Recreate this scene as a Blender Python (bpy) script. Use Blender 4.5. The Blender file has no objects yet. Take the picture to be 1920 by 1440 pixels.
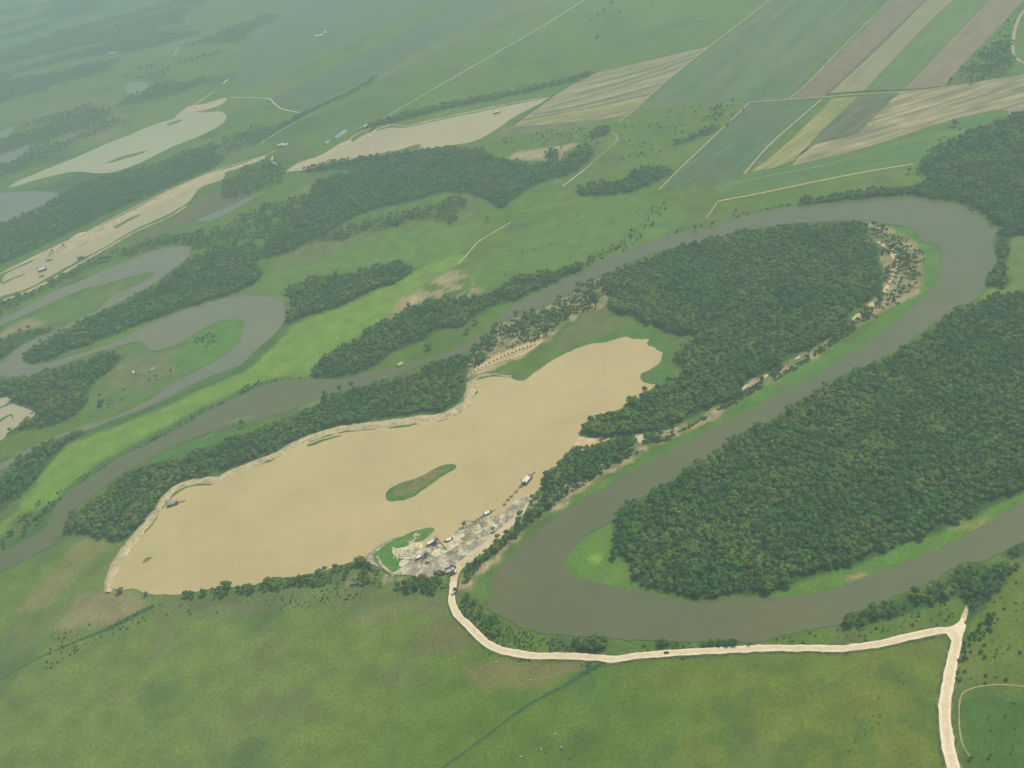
import bpy, bmesh, math, random
import numpy as np
from mathutils import Vector, Matrix
from mathutils.geometry import tessellate_polygon

# ------------------------------------------------------------------ camera, world, sun, exposure
W, H, FPX = 1920.0, 1440.0, 1844.0
CAM_H, PITCH, ROLL = 700.0, math.radians(32.4), math.radians(14.0)
scene = bpy.context.scene
col = scene.collection
cam_data = bpy.data.cameras.new('camera')
cam = bpy.data.objects.new('camera', cam_data)
col.objects.link(cam)
fw = Vector((0, math.cos(PITCH), -math.sin(PITCH)))
up0 = Vector((0, math.sin(PITCH), math.cos(PITCH)))
r0 = Vector((1, 0, 0))
RT = math.cos(ROLL) * r0 - math.sin(ROLL) * up0
UP = math.sin(ROLL) * r0 + math.cos(ROLL) * up0
m = Matrix((RT, UP, -fw)).transposed().to_4x4()
m.translation = Vector((0, 0, CAM_H))
cam.matrix_world = m
cam_data.sensor_fit = 'HORIZONTAL'
cam_data.sensor_width = 36.0
cam_data.lens = 36.0 * FPX / W
cam_data.clip_start = 1.0
cam_data.clip_end = 90000.0
scene.camera = cam

SUN_EL, SUN_AZ = math.radians(58), math.radians(70)      # azimuth from +Y towards +X
world = bpy.data.worlds.new("World")
scene.world = world
world.use_nodes = True
wn = world.node_tree.nodes
sky = wn.new('ShaderNodeTexSky')
sky.sky_type = 'NISHITA'
sky.sun_disc = False
sky.sun_elevation = SUN_EL
sky.sun_rotation = SUN_AZ
sky.dust_density = 3.0
world.node_tree.links.new(sky.outputs[0], wn['Background'].inputs[0])
wn['Background'].inputs[1].default_value = 0.12
sun_d = bpy.data.lights.new('sun', 'SUN')
sun_d.energy = 4.1
sun_d.angle = math.radians(0.8)
sun_d.color = (1.0, 0.91, 0.72)
sun = bpy.data.objects.new('sun', sun_d)
col.objects.link(sun)
sdir = Vector((math.sin(SUN_AZ) * math.cos(SUN_EL), math.cos(SUN_AZ) * math.cos(SUN_EL), math.sin(SUN_EL)))
sun.rotation_euler = sdir.to_track_quat('Z', 'Y').to_euler()
sun.location = sdir * 3000
scene.view_settings.view_transform = 'Standard'
scene.view_settings.look = 'None'
scene.view_settings.gamma = 1.0
scene.view_settings.exposure = -0.16
HAZE_DENSITY = 2.3e-4
HAZE_COLOR = (0.59, 0.81, 0.81)

rng = np.random.default_rng(7)
random.seed(7)

# ------------------------------------------------------------------ helpers: picture trace -> ground plane
RTn, UPn, FWn = np.array(RT), np.array(UP), np.array(fw)
def ground(px):
    """points traced on the photograph -> metres on the flat flood plain"""
    px = np.atleast_2d(np.asarray(px, float))
    d = (px[:, :1] - W / 2) * RTn + (H / 2 - px[:, 1:2]) * UPn + FPX * FWn
    t = -CAM_H / np.minimum(d[:, 2], -6.0)
    return d[:, :2] * t[:, None]
def project(p, z=0.0):
    p = np.atleast_2d(p)
    q = np.column_stack([p[:, 0], p[:, 1], np.full(len(p), z - CAM_H)])
    dep = q @ FWn
    return np.column_stack([W / 2 + FPX * (q @ RTn) / dep, H / 2 - FPX * (q @ UPn) / dep]), dep
def P(s):
    return np.array([[float(v) for v in a.split(',')] for a in s.split()])
def G(x, y):
    g = ground([[x, y]])[0]
    return float(g[0]), float(g[1])

def _hash(ix, iy, seed):
    h = (ix.astype(np.int64) * 374761393 + iy.astype(np.int64) * 668265263 + seed * 1442695041) & 0x7fffffff
    h = ((h ^ (h >> 13)) * 1274126177) & 0x7fffffff
    h = ((h ^ (h >> 15)) * 668265263) & 0x7fffffff
    return ((h ^ (h >> 16)) & 0xffff) / 65535.0
def vnoise(x, y, seed=0):
    ix, iy = np.floor(x), np.floor(y)
    fx, fy = x - ix, y - iy
    fx, fy = fx * fx * (3 - 2 * fx), fy * fy * (3 - 2 * fy)
    a, b = _hash(ix, iy, seed), _hash(ix + 1, iy, seed)
    c, d = _hash(ix, iy + 1, seed), _hash(ix + 1, iy + 1, seed)
    return (a * (1 - fx) + b * fx) * (1 - fy) + (c * (1 - fx) + d * fx) * fy
def fbm(x, y, scale, seed=0, octaves=4):
    s, amp, tot = 0, 1.0, 0
    x, y = x / scale, y / scale
    for k in range(octaves):
        s = s + amp * vnoise(x + 17.3 * k, y - 9.1 * k, seed + k)
        tot += amp
        amp *= 0.5
        x, y = x * 2.03, y * 2.03
    return s / tot                        # 0..1

def smooth(pts, closed=True, sub=4):
    n = len(pts)
    out = []
    rngk = range(n) if closed else range(n - 1)
    for i in rngk:
        if closed:
            p0, p1, p2, p3 = pts[i - 1], pts[i], pts[(i + 1) % n], pts[(i + 2) % n]
        else:
            p0, p1, p2, p3 = pts[max(i - 1, 0)], pts[i], pts[i + 1], pts[min(i + 2, n - 1)]
        for k in range(sub):
            t = k / sub
            out.append(0.5 * ((2 * p1) + (-p0 + p2) * t + (2 * p0 - 5 * p1 + 4 * p2 - p3) * t * t
                              + (-p0 + 3 * p1 - 3 * p2 + p3) * t ** 3))
    if not closed:
        out.append(pts[-1])
    return np.array(out)
def resample(pts, step, closed=True):
    p = np.vstack([pts, pts[:1]]) if closed else pts
    seg = np.hypot(*(p[1:] - p[:-1]).T)
    L = np.concatenate([[0], np.cumsum(seg)])
    n = max(int(L[-1] / step), 4)
    t = np.linspace(0, L[-1], n + 1)
    q = np.column_stack([np.interp(t, L, p[:, 0]), np.interp(t, L, p[:, 1])])
    return q[:-1] if closed else q
def outline(px, step=5.0, amp=1.6, sharp=False, scale=14.0, seed=3):
    w = ground(px if sharp else smooth(px))
    q = resample(w, step)
    if amp:
        q = q + np.column_stack([fbm(q[:, 0], q[:, 1], scale, seed, 3) - .5,
                                 fbm(q[:, 0], q[:, 1], scale, seed + 50, 3) - .5]) * 2 * amp
    return q
def sdf(x, y, poly, far=400.0):
    """signed distance (negative inside) of points to a world polygon, clipped to far"""
    lo, hi = poly.min(0) - far, poly.max(0) + far
    idx = np.where((x > lo[0]) & (x < hi[0]) & (y > lo[1]) & (y < hi[1]))[0]
    d = np.full(len(x), far)
    if len(idx) == 0:
        return d
    X, Y = x[idx], y[idx]
    best = np.full(len(X), 1e18)
    ins = np.zeros(len(X), bool)
    b = poly
    a = np.roll(poly, 1, 0)
    for (ax, ay), (bx, by) in zip(a, b):
        ex, ey = bx - ax, by - ay
        t = np.clip(((X - ax) * ex + (Y - ay) * ey) / max(ex * ex + ey * ey, 1e-9), 0, 1)
        best = np.minimum(best, (X - ax - t * ex) ** 2 + (Y - ay - t * ey) ** 2)
        if ay != by:
            c = ((ay > Y) != (by > Y)) & (X < (bx - ax) * (Y - ay) / (by - ay) + ax)
            ins ^= c
    v = np.sqrt(best)
    v[ins] *= -1
    d[idx] = np.minimum(v, far)
    return d

# ------------------------------------------------------------------ helpers: materials
def mat(name, c, rough=0.9, var=0.25, scale=0.02, c2=None, bump=0.0, bscale=0.5, spec=0.3, attr=None,
        fine=None, stretch=None, metal=0.0, thr=(0.35, 0.65), rand=0.0, world_pos=True):
    """Principled with world-space noise at two scales; stretch=(angle, ratio, scale) gives rows or streaks."""
    M = bpy.data.materials.new(name)
    M.use_nodes = True
    nt = M.node_tree
    N, Lk = nt.nodes, nt.links
    bs = N['Principled BSDF']
    bs.inputs['Roughness'].default_value = rough
    bs.inputs['Metallic'].default_value = metal
    bs.inputs['Specular IOR Level'].default_value = spec
    geo = N.new('ShaderNodeNewGeometry')
    pos = geo.outputs['Position']
    if not world_pos:
        pos = N.new('ShaderNodeTexCoord').outputs['Object']
    def noise(sc, det=4.0, vec=None, dist=0.0):
        n = N.new('ShaderNodeTexNoise')
        n.inputs['Scale'].default_value = sc
        n.inputs['Detail'].default_value = det
        n.inputs['Distortion'].default_value = dist
        Lk.new(vec if vec is not None else pos, n.inputs['Vector'])
        return n.outputs['Fac']
    def ramp(f, a, b, lo, hi):
        r = N.new('ShaderNodeMapRange')
        r.interpolation_type = 'SMOOTHSTEP'
        for k, v in zip(('From Min', 'From Max', 'To Min', 'To Max'), (a, b, lo, hi)):
            r.inputs[k].default_value = v
        Lk.new(f, r.inputs['Value'])
        return r.outputs['Result']
    def mul(col_out, f):
        mm = N.new('ShaderNodeVectorMath')
        mm.operation = 'SCALE'
        Lk.new(col_out, mm.inputs[0])
        Lk.new(f, mm.inputs['Scale'])
        return mm.outputs[0]
    def mixc(a, b, f):
        mx = N.new('ShaderNodeMix')
        mx.data_type = 'RGBA'
        Lk.new(f, mx.inputs['Factor'])
        for s, v in ((6, a), (7, b)):
            if isinstance(v, tuple):
                mx.inputs[s].default_value = (*v, 1)
            else:
                Lk.new(v, mx.inputs[s])
        return mx.outputs[2]
    if attr:
        at = N.new('ShaderNodeAttribute')
        at.attribute_name = attr
        base = at.outputs['Color']
        if c2:
            base = mixc(base, c2, ramp(noise(scale * 1.7, 5), thr[0], thr[1], 0, 0.55))
    elif c2:
        base = mixc(c, c2, ramp(noise(scale, 5), thr[0], thr[1], 0, 1))
    else:
        rgb = N.new('ShaderNodeRGB')
        rgb.outputs[0].default_value = (*c, 1)
        base = rgb.outputs[0]
    base = mul(base, ramp(noise(scale * 3.1, 5), 0.25, 0.75, 1 - var, 1 + var))
    if fine:
        base = mul(base, ramp(noise(fine[0], 3), 0.25, 0.75, 1 - fine[1], 1 + fine[1]))
    if stretch:
        mp = N.new('ShaderNodeMapping')
        mp.inputs['Rotation'].default_value = (0, 0, -stretch[0])
        Lk.new(pos, mp.inputs['Vector'])
        mp2 = N.new('ShaderNodeMapping')
        mp2.inputs['Scale'].default_value = (stretch[2] / stretch[1], stretch[2], 0.0)
        Lk.new(mp.outputs[0], mp2.inputs['Vector'])
        amp = stretch[3] if len(stretch) > 3 else 0.3
        base = mul(base, ramp(noise(1.0, 3, mp2.outputs[0], 0.3), 0.35, 0.65, 1 - amp, 1 + amp))
    if rand:
        oi = N.new('ShaderNodeObjectInfo')
        base = mul(base, ramp(oi.outputs['Random'], 0, 1, 1 - rand, 1 + rand))
    Lk.new(base, bs.inputs['Base Color'])
    if bump:
        b = N.new('ShaderNodeBump')
        b.inputs['Strength'].default_value = 1.0
        b.inputs['Distance'].default_value = bump
        Lk.new(noise(bscale, 4), b.inputs['Height'])
        Lk.new(b.outputs[0], bs.inputs['Normal'])
    return M

def plain(name, c, rough=0.6, metal=0.0, var=0.12):
    return mat(name, c, rough, var, 0.4, metal=metal, fine=(2.5, 0.1), spec=0.4, world_pos=False)

# ------------------------------------------------------------------ helpers: objects
def new_obj(name, me, parent=None, **props):
    o = bpy.data.objects.new(name, me)
    col.objects.link(o)
    if parent is not None:
        o.parent = parent
    for k, v in props.items():
        if v is not None:
            o[k] = v
    return o
def mesh_from(name, verts, faces, material):
    me = bpy.data.meshes.new(name)
    me.from_pydata([tuple(map(float, v)) for v in verts], [], [tuple(f) for f in faces])
    if material:
        me.materials.append(material)
    me.update()
    return me
def sheet(name, w, z, material, kind='structure', **props):
    """flat polygon sheet, w = world outline"""
    tri = tessellate_polygon([[Vector((p[0], p[1], 0)) for p in w]])
    fs = []
    for t in tri:
        a, b, c = (w[i] for i in t)
        cr = (b[0] - a[0]) * (c[1] - a[1]) - (b[1] - a[1]) * (c[0] - a[0])
        fs.append(t if cr > 0 else t[::-1])
    me = mesh_from(name, [(p[0], p[1], z) for p in w], fs, material)
    if kind:
        props['kind'] = kind
    return new_obj(name, me, **props)
def ribbon(name, px, width, z, material, amp=0.5, step=4.0, profile=None, kind='structure', closed=False,
           wpx=None, sm=True, world=None, **props):
    """strip along a traced line; profile = list of (across 0..1, height)"""
    line = ground(smooth(px, closed) if sm else px) if world is None else world
    q = resample(line, step, closed)
    if not closed:
        q = resample(q, step, False)
    n = len(q)
    t = np.roll(q, -1, 0) - np.roll(q, 1, 0) if closed else np.gradient(q, axis=0)
    t /= np.maximum(np.hypot(t[:, 0], t[:, 1]), 1e-6)[:, None]
    nr = np.column_stack([-t[:, 1], t[:, 0]])
    wd = np.full(n, width) if np.isscalar(width) else np.interp(np.linspace(0, 1, n), np.linspace(0, 1, len(width)), width)
    prof = profile or [(0, 0), (1, 0)]
    k = len(prof)
    V, F = [], []
    for j, (u, h) in enumerate(prof):
        off = (u - .5) * wd
        jit = (fbm(q[:, 0] + 31 * j, q[:, 1], 7.0, 11 + j, 3) - .5) * 2 * amp
        hz = h * (0.5 + fbm(q[:, 0], q[:, 1] + 13 * j, 9.0, 23 + j, 3)) if h else np.zeros(n)
        e = q + nr * (off + jit)[:, None]
        V.append(np.column_stack([e, z + hz]))
    V = np.stack(V, 1).reshape(-1, 3)
    for i in range(n if closed else n - 1):
        i2 = (i + 1) % n
        for j in range(k - 1):
            F.append((i * k + j, i2 * k + j, i2 * k + j + 1, i * k + j + 1)[::-1])
    me = mesh_from(name, V, F, material)
    if kind:
        props['kind'] = kind
    return new_obj(name, me, **props)

class MB:
    """collects boxes, bars and cones and links them as one mesh"""
    def __init__(s):
        s.v, s.f = [], []
    def add(s, vs, fs):
        b = len(s.v)
        s.v += [tuple(v) for v in vs]
        s.f += [tuple(b + i for i in f) for f in fs]
        return s
    def box(s, cx, cy, cz, sx, sy, sz, rz=0.0, taper=1.0, rx=0.0, ry=0.0):
        Rm = Matrix.Rotation(rz, 3, 'Z') @ Matrix.Rotation(ry, 3, 'Y') @ Matrix.Rotation(rx, 3, 'X')
        vs = []
        for dz in (-.5, .5):
            k = taper if dz > 0 else 1.0
            for dx, dy in ((-.5, -.5), (.5, -.5), (.5, .5), (-.5, .5)):
                vs.append(Rm @ Vector((dx * sx * k, dy * sy * k, dz * sz)) + Vector((cx, cy, cz)))
        return s.add(vs, [(3, 2, 1, 0), (4, 5, 6, 7), (0, 1, 5, 4), (1, 2, 6, 5), (2, 3, 7, 6), (3, 0, 4, 7)])
    def bar(s, a, b, r, r2=None, n=6):
        a, b = Vector(a), Vector(b)
        r2 = r if r2 is None else r2
        q = (b - a).to_track_quat('Z', 'Y')
        vs = []
        for p, rr in ((a, r), (b, r2)):
            for k in range(n):
                th = 2 * math.pi * k / n
                vs.append(p + q @ Vector((rr * math.cos(th), rr * math.sin(th), 0)))
        fs = [(k, (k + 1) % n, n + (k + 1) % n, n + k) for k in range(n)]
        fs += [tuple(range(n))[::-1], tuple(range(n, 2 * n))]
        return s.add(vs, fs)
    def hull(s, L, B, D, z0=0.0, cx=0.0, cy=0.0, bow=0.7):
        """barge hull: raked bow and stern"""
        vs = []
        for z, k in ((z0, bow), (z0 + D, 1.0)):
            vs += [(cx - L / 2 * k, cy - B / 2 * .92, z), (cx + L / 2 * k, cy - B / 2 * .92, z),
                   (cx + L / 2 * k, cy + B / 2 * .92, z), (cx - L / 2 * k, cy + B / 2 * .92, z)]
        return s.add(vs, [(3, 2, 1, 0), (4, 5, 6, 7), (0, 1, 5, 4), (1, 2, 6, 5), (2, 3, 7, 6), (3, 0, 4, 7)])
    def gable(s, L, B, h, z0, over=0.3, cx=0.0, cy=0.0, th=0.12):
        l, b = L / 2 + over, B / 2 + over
        for sg in (-1, 1):
            vs = [(cx - l, cy, z0 + h), (cx + l, cy, z0 + h), (cx + l, cy + sg * b, z0), (cx - l, cy + sg * b, z0)]
            vs += [(x, y, z + th) for x, y, z in vs]
            s.add(vs, [(0, 1, 2, 3), (7, 6, 5, 4), (0, 4, 5, 1), (1, 5, 6, 2), (2, 6, 7, 3), (3, 7, 4, 0)])
        return s
    def build(s, name, material, parent=None, **props):
        return new_obj(name, mesh_from(name, s.v, s.f, material), parent, **props)
def empty(name, x, y, z, rz, label, category, group=None):
    o = new_obj(name, None, label=label, category=category, group=group)
    o.empty_display_size = 2.0
    o.location = (x, y, z)
    o.rotation_euler = (0, 0, rz)
    return o
def heading(x0, y0, x1, y1):
    a, b = G(x0, y0), G(x1, y1)
    return math.atan2(b[1] - a[1], b[0] - a[0])

# ------------------------------------------------------------------ traced outlines (pixels of the 1920x1440 photograph)
RIV_A = P("-60,1090 0,1040 42,1017 75,1000 95,980 100,960 125,925 162,902 192,880 230,856 275,835 320,812 357,792 382,775 430,752 480,730 520,715 560,712 600,710 640,710 692,697 750,687 787,680 840,660 880,640 905,625 930,600 960,575 985,562 1020,545 1065,522 1110,500 1155,477 1200,460 1240,447 1280,435 1320,431 1360,420 1400,405 1440,397 1500,387 1560,384 1600,376 1680,370 1740,374 1780,380 1820,394 1850,415 1872,424 1867,437 1860,460 1867,485 1860,505 1850,517 1847,535 1840,555 1815,570 1790,580 1767,597 1740,615 1712,635 1685,657 1655,670 1625,687 1590,700 1565,718 1522,735 1500,752 1465,772 1440,792 1400,807 1370,827 1345,847 1320,865 1280,882 1265,892 1247,910 1222,927 1190,940 1167,950 1157,970 1135,985 1110,997 1095,1007 1080,1022 1067,1040 1060,1057 1064,1070 1078,1081 1100,1087 1140,1099 1180,1105 1222,1115 1255,1119 1285,1125 1305,1126 1350,1122 1400,1122 1440,1121 1490,1119 1525,1114 1575,1100 1625,1082 1640,1075 1690,1057 1740,1037 1795,1012 1830,990 1865,972 1890,957 1920,944 2140,850")
RIV_B = P("2140,930 1920,1018 1900,1027 1870,1040 1840,1056 1805,1057 1780,1070 1750,1090 1715,1107 1680,1120 1640,1137 1585,1158 1575,1170 1540,1177 1485,1187 1440,1200 1405,1205 1370,1203 1315,1205 1285,1204 1230,1200 1175,1199 1130,1196 1080,1195 1030,1189 985,1180 960,1167 940,1157 920,1145 912,1127 920,1102 927,1080 945,1055 965,1035 985,1015 1015,990 1045,967 1070,952 1100,932 1130,915 1175,890 1225,862 1275,835 1325,810 1355,792 1400,772 1440,747 1505,715 1535,700 1565,682 1600,660 1635,642 1655,622 1685,605 1705,582 1725,567 1742,547 1757,530 1760,510 1766,490 1765,470 1755,459 1727,452 1717,435 1695,426 1660,420 1630,415 1590,414 1540,417 1490,419 1440,426 1415,425 1395,432 1365,441 1350,446 1310,454 1285,461 1255,467 1222,475 1195,487 1175,500 1150,509 1120,520 1095,532 1075,545 1050,560 1035,570 1005,580 985,590 960,598 930,610 920,627 895,647 880,660 855,670 815,677 790,685 730,710 680,730 640,740 600,750 580,757 540,770 480,791 425,802 360,822 325,837 287,855 280,862 235,885 207,905 190,920 160,940 139,957 130,975 118,995 100,1020 65,1040 30,1062 0,1072 -60,1125")
LAKE = P("215,1080 225,1062 240,1040 257,1017 282,990 300,962 312,945 330,927 355,914 380,911 400,909 425,897 480,875 515,862 540,845 575,831 640,812 675,809 720,802 755,800 790,792 830,789 865,772 882,762 885,750 895,737 890,725 892,715 910,709 935,707 960,710 980,714 1005,697 1030,680 1050,669 1070,659 1105,646 1140,641 1160,635 1175,632 1192,637 1217,637 1212,644 1230,655 1242,664 1237,680 1220,692 1205,700 1202,710 1210,719 1237,719 1230,722 1215,735 1200,745 1175,757 1165,767 1135,777 1110,787 1090,802 1087,816 1075,837 1060,856 1045,867 1042,880 1017,892 1015,915 997,932 960,947 955,952 940,966 915,972 890,980 870,991 855,1002 835,1012 828,1021 815,1019 800,1030 780,1036 745,1030 720,1034 700,1040 684,1050 665,1053 640,1060 600,1072 580,1077 530,1085 522,1083 480,1096 445,1100 410,1102 395,1105 350,1114 290,1115 270,1111 250,1105 218,1107 212,1095")
POND_UP = P("537,322 560,312 587,304 620,287 655,270 685,252 705,246 735,239 755,240 790,234 840,222 890,212 960,197 1027,186 1005,198 960,222 940,237 920,250 890,265 850,272 790,280 775,279 730,285 695,292 650,299 620,304 600,309 580,316 555,321")
POND_NW = P("15,352 40,337 100,312 150,292 200,270 245,252 295,232 330,222 345,215 355,207 380,211 415,210 425,222 410,237 375,255 332,272 300,287 265,305 225,320 200,325 175,325 150,322 120,325 60,340 40,347")
PIT_W = P("-60,548 0,532 4,522 10,515 32,502 67,487 100,472 130,474 140,467 160,457 180,445 215,430 250,405 280,391 315,375 350,361 390,338 420,325 417,337 390,346 370,357 360,372 345,385 310,405 250,432 200,462 155,485 100,515 50,542 0,557 -60,580")
OXBOW = P("-60,626 0,600 50,575 100,547 150,527 200,505 250,485 300,467 350,461 360,465 352,482 325,507 290,532 240,560 185,585 135,612 90,637 60,657 42,672 50,682 80,682 120,672 160,660 225,637 275,610 350,580 425,560 480,555 505,557 530,567 535,595 525,615 500,640 480,657 450,685 390,708 360,722 320,742 275,765 215,787 170,805 130,815 100,827 57,847 30,867 0,885 -60,912 -60,884 0,870 35,852 60,837 100,820 135,807 160,797 205,785 240,770 277,752 307,732 325,720 340,712 390,685 425,665 450,642 455,625 460,607 445,600 405,605 360,630 335,645 305,655 282,657 272,645 250,642 215,652 160,668 120,684 90,697 40,710 0,705 -60,702 -60,688 0,682 25,660 65,637 100,622 140,602 185,580 205,560 215,552 250,537 285,520 285,511 260,515 200,532 150,545 100,567 50,590 0,612 -60,636")
POND_W = P("0,747 20,745 25,757 50,767 67,777 40,795 15,812 0,827 -60,850 -60,752")
POND_FARW = P("-60,364 0,362 60,358 100,362 103,368 90,382 65,392 30,410 0,420 -60,436")
CREEK = P("372,412 425,390 475,366 477,372 425,401 390,415")
MARSH_A = P("232,165 245,155 265,152 280,163 270,174 248,178")
MARSH_B = P("-40,318 0,292 30,281 62,268 45,290 10,308")
MARSH_C = P("-30,265 0,247 28,238 12,258 -10,275")
ISLE = P("719,935 726,920 740,911 762,902 785,895 805,885 830,871 847,869 859,874 850,882 830,895 805,912 780,930 755,940 730,943")
ISLE_S = P("265,1056 272,1049 280,1045 289,1043 281,1050 273,1055")
ISLE_NW = P("197,306 225,295 250,288 277,282 262,290 240,296 212,305")
ISLE_NW2 = P("312,233 325,228 345,224 335,230 318,236")
SPIT = P("684,1051 700,1037 720,1022 742,1009 764,1002 785,992 797,990 815,991 809,1001 800,1008 788,1015 780,1022 800,1026 818,1016 832,1018 850,1000 868,989 890,978 915,970 942,964 958,945 998,928 992,945 975,968 960,985 940,1000 918,1016 890,1033 860,1052 852,1064 835,1076 800,1084 770,1080 745,1078 722,1072 704,1060")
LUSH_SPIT = P("702,1040 712,1031 734,1015 764,1003 785,994 815,991 807,1001 792,1014 772,1020 758,1028 744,1034 748,1044 762,1053 755,1062 746,1069 736,1074 720,1069 704,1054")

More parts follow.
